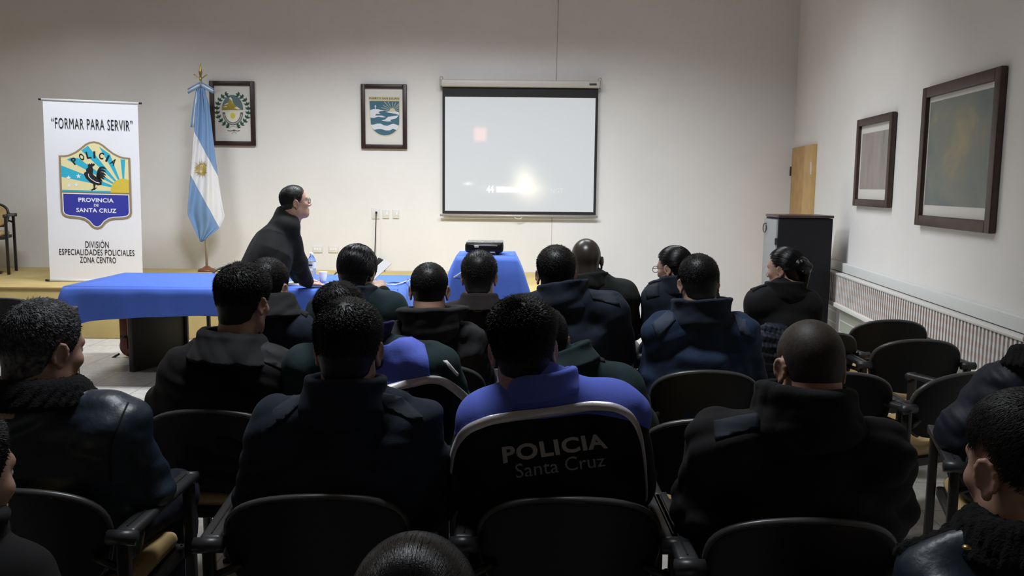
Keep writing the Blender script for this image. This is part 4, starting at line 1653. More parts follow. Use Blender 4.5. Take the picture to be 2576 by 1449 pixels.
def head_prims(fine=True):
    P_ = [ell(SKC, SKR), ell((0, 0.028, -0.042), (0.058, 0.062, 0.074), k=0.035), ell((0, 0.052, -0.088), (0.030, 0.030, 0.024), k=0.035),
          cone((-0.046, 0.005, -0.062), (-0.018, 0.062, -0.096), 0.020, 0.014, k=0.03), cone((0.046, 0.005, -0.062), (0.018, 0.062, -0.096), 0.020, 0.014, k=0.03),
          cone((-0.032, 0.080, 0.022), (0.032, 0.080, 0.022), 0.011, 0.011, k=0.02),
          ell((-0.040, 0.062, -0.022), (0.020, 0.020, 0.018), k=0.02), ell((0.040, 0.062, -0.022), (0.020, 0.020, 0.018), k=0.02),
          ell((-0.031, 0.097, 0.002), (0.017, 0.014, 0.011), k=0.012, s=-1), ell((0.031, 0.097, 0.002), (0.017, 0.014, 0.011), k=0.012, s=-1),
          cone((0, 0.086, 0.012), (0, 0.110, -0.028), 0.0075, 0.0105, k=0.012),
          ell((-0.013, 0.098, -0.034), (0.009, 0.011, 0.008), k=0.008), ell((0.013, 0.098, -0.034), (0.009, 0.011, 0.008), k=0.008),
          cone((-0.020, 0.084, -0.060), (0.020, 0.084, -0.060), 0.008, 0.008, k=0.006), cone((-0.017, 0.083, -0.070), (0.017, 0.083, -0.070), 0.0085, 0.0085, k=0.004),
          cone((0, -0.030, -0.045), (0, -0.040, -0.155), 0.056, 0.058, k=0.03)]
    return P_ + ear_prims()


def ear_prims():
    P_ = []
    for s in (-1, 1):
        c = np.array([s * 0.0765, -0.012, -0.006])
        R = rotz(s * -0.42) @ rotx(-0.15) * 0.88
        # columns: thin axis, depth axis, height axis; the rim curls away from the head
        P_.append(ell(c + [s * 0.004, 0, 0], (0.0055, 0.0145, 0.0255), R / 0.88, k=0.008))
        pts = []
        for a in np.linspace(-0.5, 4.1, 9):
            q = np.array([s * 0.007, 0.0175 * math.cos(a) - 0.001, 0.029 * math.sin(a) + 0.002])
            pts.append(c + R @ q)
        for a, b in zip(pts[:-1], pts[1:]):
            P_.append(cone(a, b, 0.0045, 0.0045, k=0.005))
        P_.append(ell(c + R @ np.array([s * 0.004, 0.006, -0.030]), (0.005, 0.008, 0.009), R / 0.88, k=0.006))
        P_.append(ell(c + R @ np.array([s * 0.011, 0.004, -0.004]), (0.005, 0.008, 0.012), R / 0.88, k=0.006, s=-1))
        P_.append(ell(c + R @ np.array([s * 0.006, 0.015, -0.006]), (0.0045, 0.0035, 0.006), R / 0.88, k=0.006))
    return P_


ZM = {'short': ([0, .55, .95, 1.2, 1.45, 1.7, 1.95, 2.3, 2.7, 3.15], [-.094, -.091, -.078, -.026, .030, .004, -.004, .050, .070, .076]),
      'long': ([0, .55, .95, 1.2, 1.45, 1.7, 1.95, 2.3, 2.7, 3.15], [-.100, -.098, -.085, -.045, .015, .0, -.01, .04, .066, .074]),
      'fade': ([0, .55, .95, 1.2, 1.45, 1.7, 1.95, 2.3, 2.7, 3.15], [-.045, -.040, -.020, .010, .034, .020, .016, .060, .074, .080]),
      'tied': ([0, .55, .95, 1.2, 1.45, 1.7, 1.95, 2.3, 2.7, 3.15], [-.085, -.080, -.060, -.010, .020, .016, .022, .058, .070, .072])}


def zmin(q, key):
    ph = np.arctan2(np.abs(q[:, 0]), -(q[:, 1] + 0.006))
    return np.interp(ph, ZM[key][0], ZM[key][1])


def hair_cap(th_top, th_side, line='short', rough=0.0):
    sk, sr = SKC.astype(np.float32), SKR.astype(np.float32)

    def f(q):
        d = ell(sk, sr)[0](q)
        nk = cone((0, -0.030, -0.03), (0, -0.040, -0.15), 0.054, 0.056)[0](q)
        d = smin(d, nk, 0.03)
        t = np.clip((q[:, 2] - 0.02) / 0.075, 0, 1)
        low = np.clip((q[:, 2] - zmin(q, line)) / 0.03, 0.15, 1)
        th = (th_side + (th_top - th_side) * t * t * (3 - 2 * t)) * low
        if rough:
            th = th + rough * np.sin(q[:, 0] * 190 + 3 * np.sin(q[:, 1] * 80)) * np.sin(q[:, 1] * 170 + q[:, 2] * 90)
        return smax(d - th, (zmin(q, line) - q[:, 2]) * 0.8, 0.006)
    return (f, 0, 1)


def tufts(n, seed, line, th_top, th_side, ln_top, ln_side, up=0.3, zpad=0.004, r=0.0016, crown=(0, -0.055, 0.11), swirl=0.0, comb=None, jitter=0.35):
    """Tapered locks over the scalp, in head coordinates: V (n*7,3) and triangles."""
    rs = np.random.RandomState(seed)
    i = np.arange(n * 2) + 0.5
    ph = np.arccos(1 - 2 * i / (n * 2))
    th = math.pi * (1 + 5 ** 0.5) * i
    dr = np.stack([np.cos(th) * np.sin(ph), np.sin(th) * np.sin(ph), np.cos(ph)], 1) + rs.normal(size=(n * 2, 3)) * 0.02
    dr /= np.linalg.norm(dr, axis=1)[:, None]
    p = SKC + dr * SKR
    nn = dr / SKR
    nn /= np.linalg.norm(nn, axis=1)[:, None]
    keep = (p[:, 2] > zmin(p, line) + zpad) & (p[:, 2] > -0.058)
    p, nn = p[keep], nn[keep]
    t = np.clip((p[:, 2] - 0.02) / 0.075, 0, 1)
    t = t * t * (3 - 2 * t)
    thk = th_side + (th_top - th_side) * t
    low = np.clip((p[:, 2] - zmin(p, line)) / 0.035, 0.1, 1)
    p = p + nn * (thk * low * 0.85 + 0.0015 * (1 - t))[:, None]
    ln = (ln_side + (ln_top - ln_side) * t) * rs.uniform(0.6, 1.25, len(p)) * (0.4 + 0.6 * low)
    tg = p - np.array(crown)
    if swirl:
        tg = tg @ rotz(swirl).T
    if comb is not None:
        tg = tg * 0.4 + np.array(comb) * 0.12
    tg = tg - nn * (tg * nn).sum(1)[:, None]
    tg /= np.linalg.norm(tg, axis=1)[:, None] + 1e-6
    tg = tg + rs.normal(size=tg.shape) * jitter
    d1 = nn * up + tg * (1 - up * 0.5)
    d1 /= np.linalg.norm(d1, axis=1)[:, None]
    d2 = d1 + tg * 0.35 - nn * 0.2 * (up < 0.5)
    d2 /= np.linalg.norm(d2, axis=1)[:, None]
    sx_ = np.cross(d1, nn + 0.01)
    sx_ /= np.linalg.norm(sx_, axis=1)[:, None] + 1e-6
    sy_ = np.cross(d1, sx_)
    mid = p + d1 * (ln * 0.5)[:, None]
    tip = mid + d2 * (ln * 0.5)[:, None]
    V = np.zeros((len(p), 7, 3))
    for k in range(3):
        a = 2 * math.pi * k / 3
        o = sx_ * math.cos(a) * 1.8 + sy_ * math.sin(a)
        V[:, k] = p + o * r
        V[:, 3 + k] = mid + o * r * 0.8
    V[:, 6] = tip
    T = []
    for k in range(3):
        k2 = (k + 1) % 3
        T += [(k, k2, 3 + k2, 3 + k), (3 + k, 3 + k2, 6, 6)]
    T = np.array(T)
    Q = (T[None] + (np.arange(len(p)) * 7)[:, None, None]).reshape(-1, 4)
    return V.reshape(-1, 3), Q


def quadtri_mesh(name, V, Q, mats, fade=None):
    """Mesh from rows of 4 indices where a repeated last index means a triangle."""
    tri = Q[:, 2] == Q[:, 3]
    me = bpy.data.meshes.new(name)
    me.vertices.add(len(V))
    me.vertices.foreach_set('co', np.ascontiguousarray(V, np.float32).ravel())
    tot = np.where(tri, 3, 4).astype(np.int32)
    st_ = np.concatenate([[0], np.cumsum(tot)[:-1]]).astype(np.int32)
    mask = np.ones(Q.shape, bool)
    mask[:, 3] = ~tri
    lv = Q[mask].astype(np.int32)
    me.loops.add(len(lv))
    me.loops.foreach_set('vertex_index', lv)
    me.polygons.add(len(Q))
    me.polygons.foreach_set('loop_start', st_)
    me.polygons.foreach_set('loop_total', tot)
    me.polygons.foreach_set('use_smooth', np.ones(len(Q), bool))
    for m_ in (mats if isinstance(mats, (list, tuple)) else [mats]):
        me.materials.append(m_)
    if fade is not None:
        at = me.attributes.new('fade', 'FLOAT', 'POINT')
        at.data.foreach_set('value', np.ascontiguousarray(fade, np.float32))
    me.update(calc_edges=True)
    return me


def strands(n, seed, line, th_top, th_side, flow, steps, ln, r=0.0014, lift=(0.0, 0.001), jit=0.1, zlo=-0.07, start=None):
    """Combed locks that follow a flow over the scalp: thin three-sided tubes tapering to the tip."""
    rs = np.random.RandomState(seed)
    d = rs.normal(size=(n * 3, 3))
    d /= np.linalg.norm(d, axis=1)[:, None]
    p = SKC + d * SKR
    keep = (p[:, 2] > zmin(p, line) + 0.003) & (p[:, 2] > zlo)
    if start is not None:
        keep &= start(p)
    p = p[keep][:n]
    m_ = len(p)
    jv = rs.normal(size=(m_, 3)) * jit
    path = []
    for k in range(steps + 1):
        dr = (p - SKC) / SKR
        dr /= np.linalg.norm(dr, axis=1)[:, None]
        nn = dr / SKR
        nn /= np.linalg.norm(nn, axis=1)[:, None]
        t = np.clip((p[:, 2] - 0.02) / 0.075, 0, 1)
        t = t * t * (3 - 2 * t)
        base = SKC + dr * SKR
        low = base[:, 2] < -0.045
        q = base + nn * (th_side + (th_top - th_side) * t + lift[0] + (lift[1] - lift[0]) * k / steps)[:, None]
        q[:, 2] = np.where(low, p[:, 2], q[:, 2])
        path.append((q, nn))
        fl = flow(base) + jv
        fl = fl - nn * (fl * nn).sum(1)[:, None] * (0.8 if k else 1)
        fl /= np.linalg.norm(fl, axis=1)[:, None] + 1e-6
        p = base + fl * (ln / steps) * rs.uniform(.8, 1.2, m_)[:, None]
    V = np.zeros((m_, (steps + 1) * 3, 3))
    for k, (q, nn) in enumerate(path):
        a, b = path[max(k - 1, 0)][0], path[min(k + 1, steps)][0]
        tg = b - a
        tg /= np.linalg.norm(tg, axis=1)[:, None] + 1e-9
        sd = np.cross(tg, nn)
        rr_ = r * (1 - 0.85 * (k / steps) ** 2) * (0.5 if k == 0 else 1)
        V[:, k * 3] = q + sd * rr_ * 1.6
        V[:, k * 3 + 1] = q - sd * rr_ * 1.6
        V[:, k * 3 + 2] = q + nn * rr_ * 1.2
    T = []
    for k in range(steps):
        for i in range(3):
            j = (i + 1) % 3
            T.append((k * 3 + i, k * 3 + j, k * 3 + 3 + j, k * 3 + 3 + i))
    T = np.array(T)
    Q = (T[None] + (np.arange(m_) * (steps + 1) * 3)[:, None, None]).reshape(-1, 4)
    return V.reshape(-1, 3), Q


def flow_to(c):
    c = np.array(c, float)
    return lambda p: (c - p) / (np.linalg.norm(c - p, axis=1)[:, None] + 1e-6)


def flow_const(v):
    v = np.array(v, float)
    return lambda p: np.tile(v, (len(p), 1))


def hand_prims(w, fwd, up, side, curl=0.5, s=1.0, spread=0.12):
    """Palm, four jointed fingers and a thumb. w wrist, fwd along the hand, up = back of hand, side=+1 thumb on fwd x up."""
    fwd, up = nrm(fwd), nrm(up)
    up = nrm(up - fwd * (fwd @ up))
    rt = np.cross(fwd, up) * side          # towards the thumb
    R = np.stack([rt, fwd, up], 1)
    c = np.array(w) + fwd * 0.048 * s
    P_ = [rbox(c, (0.040 * s, 0.050 * s, 0.0135 * s), 0.012 * s, R), cone(np.array(w) - fwd * 0.04, np.array(w) + fwd * 0.02, 0.026 * s, 0.026 * s, k=0.02)]
    for i, (o, ln) in enumerate(((0.029, 0.072), (0.010, 0.080), (-0.010, 0.074), (-0.028, 0.058))):
        p = np.array(w) + (fwd * 0.094 + rt * o) * s
        a = curl * 0.5 + 0.05 * i * curl
        dirn = nrm(fwd + rt * spread * (o / 0.03))
        r = 0.0086 * s
        for seg, fr in enumerate((0.45, 0.32, 0.23)):
            d = dirn * math.cos(a) - up * math.sin(a)
            q = p + d * ln * fr * s
            P_.append(cone(p, q, r, r * 0.9, k=0.004 if seg else 0.008))
            p, r, a = q, r * 0.9, a + curl * 0.55
    p = np.array(w) + (fwd * 0.030 + rt * 0.034) * s
    d = nrm(rt * 0.75 + fwd * 0.75 - up * 0.25)
    for seg, ln in enumerate((0.038, 0.032, 0.026)):
        q = p + d * ln * s
        P_.append(cone(p, q, (0.0125 - .0015 * seg) * s, (0.011 - .0015 * seg) * s, k=0.010 if seg == 0 else 0.004))
        p, d = q, nrm(d + fwd * 0.35 - up * 0.15 * curl)
    return P_


def bbox(pts, pad):
    a = np.array(pts, float)
    return a.min(0) - pad, a.max(0) + pad


class Person:
    pass


def make_person(label, d, hx, htop, sh, el=None, s=1.0, yaw=0.0, pitch=-6.0, roll=0.0, skin=None, hair=None, jacket=None, girth=1.0, puff=0.022, hip_dx=0.0,
                collar=None, sh_dy=(-0.03, -0.03), el_dy=(0.05, 0.05), jh=0.009, fold=(0.006, 0.20), seed=1, wrists=None, hands=True, fine=0.0045, neck_dy=-0.02, head_dy=0.0,
                pelvis=None, knees=None, ankles=None, legs=True, hemlen=0.06, arm_r=1.0, ear_skin=None, neck_up=0.095):
    p = Person()
    skin = skin or M_skin
    Rh = frame(yaw, pitch, roll)
    th = (hair or {}).get('top', 0.012)
    top = P(hx, htop, d + head_dy)
    hc = top - np.array([0, 0, 1]) * (0.118 * s + th * 0.9 + (hair or {}).get('lt', 0) * (hair or {}).get('up', 0) * 0.55 * bool((hair or {}).get('n')))
    SL, SR = P(sh[0][0], sh[0][1], d + sh_dy[0]), P(sh[1][0], sh[1][1], d + sh_dy[1])
    mid = (SL + SR) / 2
    side = nrm(SR - SL)
    sw = float(np.linalg.norm(SR - SL)) / 2
    nb = mid + np.array([(hc[0] - mid[0]) * 0.35, neck_dy * 0 + (0.0), neck_up])
    pel = np.array(pelvis, float) if pelvis is not None else np.array([mid[0] + hip_dx, d + 0.03, 0.565])
    root = np.array([pel[0], pel[1], 0.0])
    fwd = nrm(np.cross(np.array([0, 0, 1.0]), side))
    if el is None:
        E_ = [SL + np.array([-0.05, 0.06, -0.27]), SR + np.array([0.05, 0.06, -0.27])]
    else:
        E_ = [P(el[0][0], el[0][1], d + el_dy[0]), P(el[1][0], el[1][1], d + el_dy[1])]
    if wrists is None:
        wr = []
        for e, sg in ((E_[0], 1), (E_[1], -1)):
            w = e + fwd * 0.22 + side * sg * 0.11
            w[2] = 0.66
            wr.append(w)
    else:
        wr = [np.array(w, float) for w in wrists]
    hipw = 0.095
    hips = [pel - side * hipw + [0, 0, -0.02], pel + side * hipw + [0, 0, -0.02]]
    if knees is None:
        kn = [pel - side * 0.15 + fwd * 0.43 + [0, 0, -0.035], pel + side * 0.15 + fwd * 0.43 + [0, 0, -0.035]]
        an = [kn[0] + np.array([0, 0, 0]) - fwd * 0.05, kn[1] - fwd * 0.02]
        for a in an:
            a[2] = 0.09
    else:
        kn, an = [np.array(k, float) for k in knees], [np.array(a, float) for a in ankles]
    p.__dict__.update(hc=hc, Rh=Rh, s=s, SL=SL, SR=SR, nb=nb, mid=mid, side=side, fwd=fwd, pel=pel, root=root, E=E_, W=wr, d=d)

    def tors(g, pad, t0=-0.06):
        up_ = nb - pel
        L = float(np.linalg.norm(up_))
        ts = 1 - (neck_up + 0.02) / L
        return loft(pel, nb, side, [(t0, 0.175 * g + pad, 0.125 + pad, 0.0), (0.12, 0.172 * g + pad, 0.125 * g + pad, 0.0), (0.40, (0.10 + sw * 0.52) * g + pad, 0.115 * g + pad, 0.005),
                                    (0.62, 0.07 + sw * 0.62 + pad, 0.118 + pad, -0.005), (ts - 0.10, 0.045 + sw * 0.78 + pad, 0.105 + pad, -0.012), (ts, 0.02 + sw * 0.74 + pad * .6, 0.082 + pad * .6, -0.012),
                                    ((ts + 1) / 2, 0.060 + sw * 0.34, 0.078, -0.008), (1.0, 0.074, 0.068, 0.0)])
    # body: one continuous skin mesh
    ra = arm_r
    bp = [tors(girth * .95, -0.008)]
    for S_, e, w in ((SL, E_[0], wr[0]), (SR, E_[1], wr[1])):
        bp += [cone(nb - [0, 0, .03], S_, 0.040, 0.052, k=0.04), cone(S_, e, 0.055, 0.045, k=0.04), cone(e, w, 0.044, 0.028, k=0.02)]
    if legs:
        bp.append(ell(pel, (0.145, 0.11, 0.09), k=0.04))
        for h_, k_, a_ in zip(hips, kn, an):
            bp += [cone(h_, k_, 0.068, 0.052, k=0.03), cone(k_, a_, 0.054, 0.038, k=0.02)]
    pts = [nb, SL, SR, pel] + E_ + wr + (kn + an if legs else [])
    lo, hi = bbox(pts, 0.21)
    Vb, Qb = polygonise(combine(bp), lo, hi, 0.016)
    hp = [xf(head_prims(), hc, Rh, s), cone(hc + Rh @ np.array([0, -0.03, -0.07]) * s, nb - [0, 0, 0.01], 0.056 * s, 0.054 * s, k=0.03), ell(nb - [0, 0, .05], (0.055, 0.042, 0.03), k=0.03)]
    lo, hi = bbox([hc], 0.15 * s)
    lo[2] = min(lo[2], nb[2] - 0.04)
    ext = [(Vb, Qb)]
    if hands:
        for w, e, sg in ((wr[0], E_[0], 1), (wr[1], E_[1], -1)):
            fw_ = nrm(w - e)
            fw_ = nrm(fw_ + np.array([0, 0, -0.25]))
            hq = hand_prims(w, fw_, (0, 0, 1), sg, 0.7)
            l2, h2 = bbox([w, w + fw_ * 0.19], 0.07)
            ext.append(polygonise(combine(hq), l2, h2, 0.0055))
    body = sdf_obj('person', hp, lo, hi, fine, skin, None, root, extra=ext)
    body.location = root
    tag(body, label, 'person', None)
    p.body = body
    # eyes
    for sx_ in (-1, 1):
        eb = MB()
        for (r, off, mi) in ((0.0125, 0.0, 0), (0.0062, 0.0078, 1)):
            bm = bmesh.new()
            bmesh.ops.create_uvsphere(bm, u_segments=12, v_segments=8, radius=r * s)
            c = hc + Rh @ (np.array([sx_ * 0.031, 0.0765 + off, 0.002]) * s) - root
            bm.verts.ensure_lookup_table()
            eb.add([np.array(v.co) + c for v in bm.verts], [[v.index for v in f.verts] for f in bm.faces], mi, True)
            bm.free()
        eb.build('eye', [M_eye, M_iris], body)
    # hair
    if hair:
        H = hair
        line = H.get('line', 'short')
        pr = [hair_cap(H.get('top', .012), H.get('side', .006), line, H.get('rough', 0.0))]
        for sx_ in (-1, 1):
            pr.append(cone((sx_ * .014, .090, .022), (sx_ * .044, .078, .025), .0042, .003))
        pr += H.get('extra', [])
        lo, hi = bbox([hc], 0.16 * s)
        if H.get('lo'):
            lo, hi = bbox([hc, hc + Rh @ np.array(H['lo'])], 0.16 * s)
        Vh, Qh = polygonise(combine([xf(pr, hc, Rh, s)]), lo, hi, H.get('h', 0.004))
        qh = ((Vh - hc) @ Rh) / s
        fr = H.get('fr', 0.022)
        fade = np.clip((qh[:, 2] - zmin(qh, line)) / fr, 0, 1) * H.get('dens', 1.0) + (1 - H.get('dens', 1.0)) * 0.0
        far = np.linalg.norm((qh - SKC) / (SKR + 0.024), axis=1) > 1
        fade = np.where(far & (qh[:, 1] < -0.05) & ('extra' in H), 1.0, fade)
        fade = np.where(qh[:, 1] > 0.06, np.maximum(fade, 0.9 * (qh[:, 2] < 0.03)), fade)
        for S_ in H.get('strands', []):
            Vt, Qt = strands(S_[0], seed + 50, line, H.get('top', .012), H.get('side', .006), *S_[1:4], **S_[4])
            Vt = Vt * s @ Rh.T + hc
            Qh = np.concatenate([Qh, Qt + len(Vh)])
            Vh = np.concatenate([Vh, Vt])
            fade = np.concatenate([fade, np.ones(len(Vt))])
        if H.get('n'):
            Vt, Qt = tufts(H['n'], seed, line, H.get('top', .012), H.get('side', .006), H.get('lt', .018), H.get('ls', .010), H.get('up', .35), H.get('zpad', .004), H.get('r', .0016), H.get('crown', (0, -0.055, 0.11)), H.get('swirl', 0.5), H.get('comb'), H.get('jit', .35))
            Vt = Vt * s @ Rh.T + hc
            Qh = np.concatenate([Qh, Qt + len(Vh)])
            Vh = np.concatenate([Vh, Vt])
            fade = np.concatenate([fade, np.ones(len(Vt))])
        link('hair', quadtri_mesh('hair', Vh - root, Qh, H.get('mat', M_hair), fade), body)
    # jacket
    J = jacket
    jp = [tors(girth, puff, -hemlen / 0.5)]
    for S_, e, w in ((SL, E_[0], wr[0]), (SR, E_[1], wr[1])):
        ax = nrm(w - e)
        jp += [cone(nb - [0, 0, .02], S_, 0.062, 0.062 + puff * .8, k=0.05), cone(S_, e, (0.060 + puff) * ra, (0.052 + puff * .8) * ra, k=0.035), cone(e, w - ax * 0.02, (0.052 + puff * .8) * ra, 0.040 + puff * .3, k=0.02)]
    # neck opening
    lo, hi = bbox([nb, SL, SR, pel - side * .15, pel + side * .15, pel - [0, 0, hemlen]] + E_ + wr, 0.19)
    Vj, Qj = polygonise(combine(jp, folds(seed, fold[0], fold[1], root)), lo, hi, jh)
    p.jv, p.jq = Vj, Qj
    p.bvh = None
    p.jacket = link(J.get('name', 'jacket'), np_mesh('jacket', Vj - root, Qj, J['mat']), body)
    # collar
    Rn = np.stack([side, nrm(np.cross(nrm(nrm(hc - nb) * .5 + [0, 0, .8]), side)), nrm(nrm(hc - nb) * .5 + [0, 0, .8])], 1)
    p.Rn = Rn
    if collar:
        kind, cm_ = collar[0], collar[1]
        prm = collar[2] if len(collar) > 2 else {}
        cc = nb + np.array([0, -0.005, prm.get('dz', 0.012)])
        if kind == 'stand':
            cc = cc - np.array([0, 0, .012])
            prims = [band(cc, Rn, prm.get('a', .084), prm.get('b', .080), prm.get('hh', .030), prm.get('th', .011), prm.get('flare', 0.10), wav=.01), ell(cc - [0, 0.005, prm.get('hh', .035) + .012], (prm.get('a', .084) * prm.get('base', 1.4), prm.get('b', .08) * .8 * prm.get('base', 1.4), .055), k=.04), ell(cc + [0, 0.01, .05], (prm.get('a', .084) * .86, prm.get('b', .08) * .86, .085), k=.008, s=-1)]
        elif kind == 'fold':
            prims = [band(cc, Rn, prm.get('a', .080), prm.get('b', .076), .030, .008, 0.0), band(cc - [0, 0, .008], Rn, prm.get('a', .080) + .016, prm.get('b', .076) + .016, prm.get('hh', .030), .009, -0.22, k=0.012, wav=.012)]
        elif kind == 'fur':
            prims = [band(cc, Rn, .105, .092, .040, .026, -0.12), cone(cc + Rn @ [-.10, .02, -.03], cc + Rn @ [-.19, .06, -.055], .034, .022, k=.03), cone(cc + Rn @ [.10, .02, -.03], cc + Rn @ [.19, .06, -.055], .034, .022, k=.03)]
        elif kind == 'hood':
            prims = [band(cc + Rn @ [0, -.02, 0], Rn, .115, .098, .040, .024, 0.15, wav=.03), ell(cc + Rn @ [0, -.085, -.045], (.125, .055, .075), Rn, k=.03), ell(cc + Rn @ [0, -.03, .05], (.075, .075, .09), Rn, k=.02, s=-1)]
        lo, hi = bbox([cc], 0.26 if kind in ('fur', 'hood') else 0.20)
        dsp = folds(seed + 7, 0.003, 0.13, root)
        if kind == 'fur':
            rsx = np.random.RandomState(3)
            A = rsx.normal(size=(4, 3)).astype(np.float32) * 260
            dsp = lambda q: 0.0035 * (np.sin(q @ A[0]) * np.sin(q @ A[1]) + np.sin(q @ A[2]) * np.sin(q @ A[3]))
        Vc, Qc = polygonise(combine(prims, dsp), lo, hi, 0.0045 if kind == 'fur' else 0.006)
        p.cv, p.cq = Vc, Qc
        p.collar = link({'fur': 'fur_collar', 'hood': 'hood'}.get(kind, 'collar'), np_mesh('collar', Vc - root, Qc, cm_), p.jacket)
    if legs:
        tp = [ell(pel, (0.182, 0.145, 0.115), k=0.05)]
        for h_, k_, a_ in zip(hips, kn, an):
            tp += [cone(h_, k_, 0.092, 0.070, k=0.03), cone(k_, a_, 0.068, 0.060, k=0.02)]
        lo, hi = bbox([pel] + kn + an, 0.23)
        Vt, Qt = polygonise(combine(tp, folds(seed + 3, 0.004, 0.12, root)), lo, hi, 0.014)
        link('trousers', np_mesh('trousers', Vt - root, Qt, J.get('trousers', M_trou)), body)
        for a_ in an:
            c = a_ + fwd * 0.06
            c[2] = 0.042
            R = np.stack([side, fwd, [0, 0, 1]], 1)
            sp_ = [ell(c + fwd * .05, (0.046, 0.085, 0.040), R), ell(c - fwd * .06, (0.038, 0.055, 0.055), R, k=.03), cone(a_ + [0, 0, -.03], a_ + [0, 0, .03], .045, .045, k=.02), rbox(c - np.array([0, 0, .034]), (.036, .115, .008), .007, R, k=.008)]
            lo, hi = bbox([c, a_], 0.17)
            lo[2] = -0.01
            Vs, Qs = polygonise(combine(sp_), lo, hi, 0.011)
            Vs[:, 2] = np.maximum(Vs[:, 2], 0.001)
            link('shoe', np_mesh('shoe', Vs - root, Qs, M_shoe), body)
    return p


def surf_bvh(p, which='j'):
    V, Q = (p.jv, p.jq) if which == 'j' else (p.cv, p.cq)
    return BVHTree.FromPolygons([Vector(v) for v in V], [tuple(map(int, q)) for q in Q])


def project(p, bm, name, mt, lift=0.003, solid=0.002, parent=None, cell=12):
    """Lay flat shapes given in photograph pixels (x, y) on the jacket they belong to."""
    if p.bvh is None:
        p.bvh = surf_bvh(p)
    xs = [v.co.x for v in bm.verts]
    ys_ = [v.co.y for v in bm.verts]
    for ax, lo, hi in ((0, min(xs), max(xs)), (1, min(ys_), max(ys_))):
        n = int((hi - lo) / cell)
        for i in range(1, n + 1):
            co = Vector((lo + (hi - lo) * i / (n + 1), 0, 0)) if ax == 0 else Vector((0, lo + (hi - lo) * i / (n + 1), 0))
            no = Vector((1, 0, 0)) if ax == 0 else Vector((0, 1, 0))
            bmesh.ops.bisect_plane(bm, geom=bm.verts[:] + bm.edges[:] + bm.faces[:], plane_co=co, plane_no=no)
    dead = []
    o = Vector(CAM)
    for v in bm.verts:
        dr = Vector(_f + (v.co.x - 1288) / F_PX * _r - (v.co.y - 724.5) / F_PX * _u).normalized()
        h = p.bvh.ray_cast(o, dr)
        if h[0] is None or abs(h[0].y - p.d) > 0.6:
            dead.append(v)
        else:
            v.co = h[0] + h[1].normalized() * lift * (1 if h[1].dot(dr) < 0 else -1) - Vector(p.root)
    bmesh.ops.delete(bm, geom=dead, context='VERTS')
    bad = [f for f in bm.faces if max(e.calc_length() for e in f.edges) > 0.09]
    bmesh.ops.delete(bm, geom=bad, context='FACES')
    bmesh.ops.recalc_face_normals(bm, faces=bm.faces[:])
    me = bpy.data.meshes.new(name)
    bm.to_mesh(me)
    bm.free()
    me.materials.append(mt)
    smooth(me)
    ob = link(name, me, parent or p.jacket)
    if solid:
        md = ob.modifiers.new('thickness', 'SOLIDIFY')
        md.thickness, md.offset = solid, 0
    return ob


def patch(p, poly, name, mt, lift=0.003, cell=12, solid=0.002):
    bm = bmesh.new()
    vs = [bm.verts.new((x, y, 0)) for (x, y) in poly]
    f = bm.faces.new(vs)
    bmesh.ops.triangulate(bm, faces=[f])
    return project(p, bm, name, mt, lift, solid, cell=cell)


def ribbon(p, pts, w, name, mt, lift=0.004, solid=0.003):
    """A tape sewn on the jacket along a line given in photograph pixels; w is its width there."""
    if p.bvh is None:
        p.bvh = surf_bvh(p)
    pts = [np.array(q, float) for q in pts]
    ws = w if hasattr(w, '__len__') else [w] * len(pts)
    seg = [0.0]
    for a, b in zip(pts[:-1], pts[1:]):
        seg.append(seg[-1] + float(np.linalg.norm(b - a)))
    us = np.arange(0, seg[-1], 6.0)
    xs = np.interp(us, seg, [q[0] for q in pts])
    ys_ = np.interp(us, seg, [q[1] for q in pts])
    wv = np.interp(us, seg, ws)
    C_, N_, W_ = [], [], []
    o = Vector(CAM)
    for x, y, ww in zip(xs, ys_, wv):
        dr = Vector(_f + (x - 1288) / F_PX * _r - (y - 724.5) / F_PX * _u).normalized()
        h = p.bvh.ray_cast(o, dr)
        if h[0] is None or abs(h[0].y - p.d) > 0.45:
            continue
        n = h[1].normalized()
        if n.dot(dr) > 0:
            n = -n
        C_.append(np.array(h[0]))
        N_.append(np.array(n))
        W_.append(ww * h[0].y / F_PX)
    C_, N_ = np.array(C_), np.array(N_)
    for _ in range(4):
        C_[1:-1] = (C_[:-2] + 2 * C_[1:-1] + C_[2:]) / 4
        N_[1:-1] = (N_[:-2] + N_[1:-1] + N_[2:]) / 3
    V = []
    for i in range(len(C_)):
        t = nrm(C_[min(i + 1, len(C_) - 1)] - C_[max(i - 1, 0)])
        n = nrm(N_[i])
        sd = nrm(np.cross(n, t))
        for k in (-0.5, 0, 0.5):
            q = C_[i] + sd * k * W_[i]
            h = p.bvh.find_nearest(Vector(q))
            q = np.array(h[0]) if h[0] is not None else q
            V.append(q + n * lift - p.root)
    V = np.array(V).reshape(-1, 3, 3)
    for _ in range(3):
        V[1:-1] = (V[:-2] + 2 * V[1:-1] + V[2:]) / 4
    mb = MB()
    m_ = len(V)
    mb.add(V.reshape(-1, 3), [(i * 3 + k, i * 3 + k + 1, i * 3 + k + 4, i * 3 + k + 3) for i in range(m_ - 1) for k in (0, 1)], 0, True)
    return mb.build(name, mt, p.jacket, solid=solid)


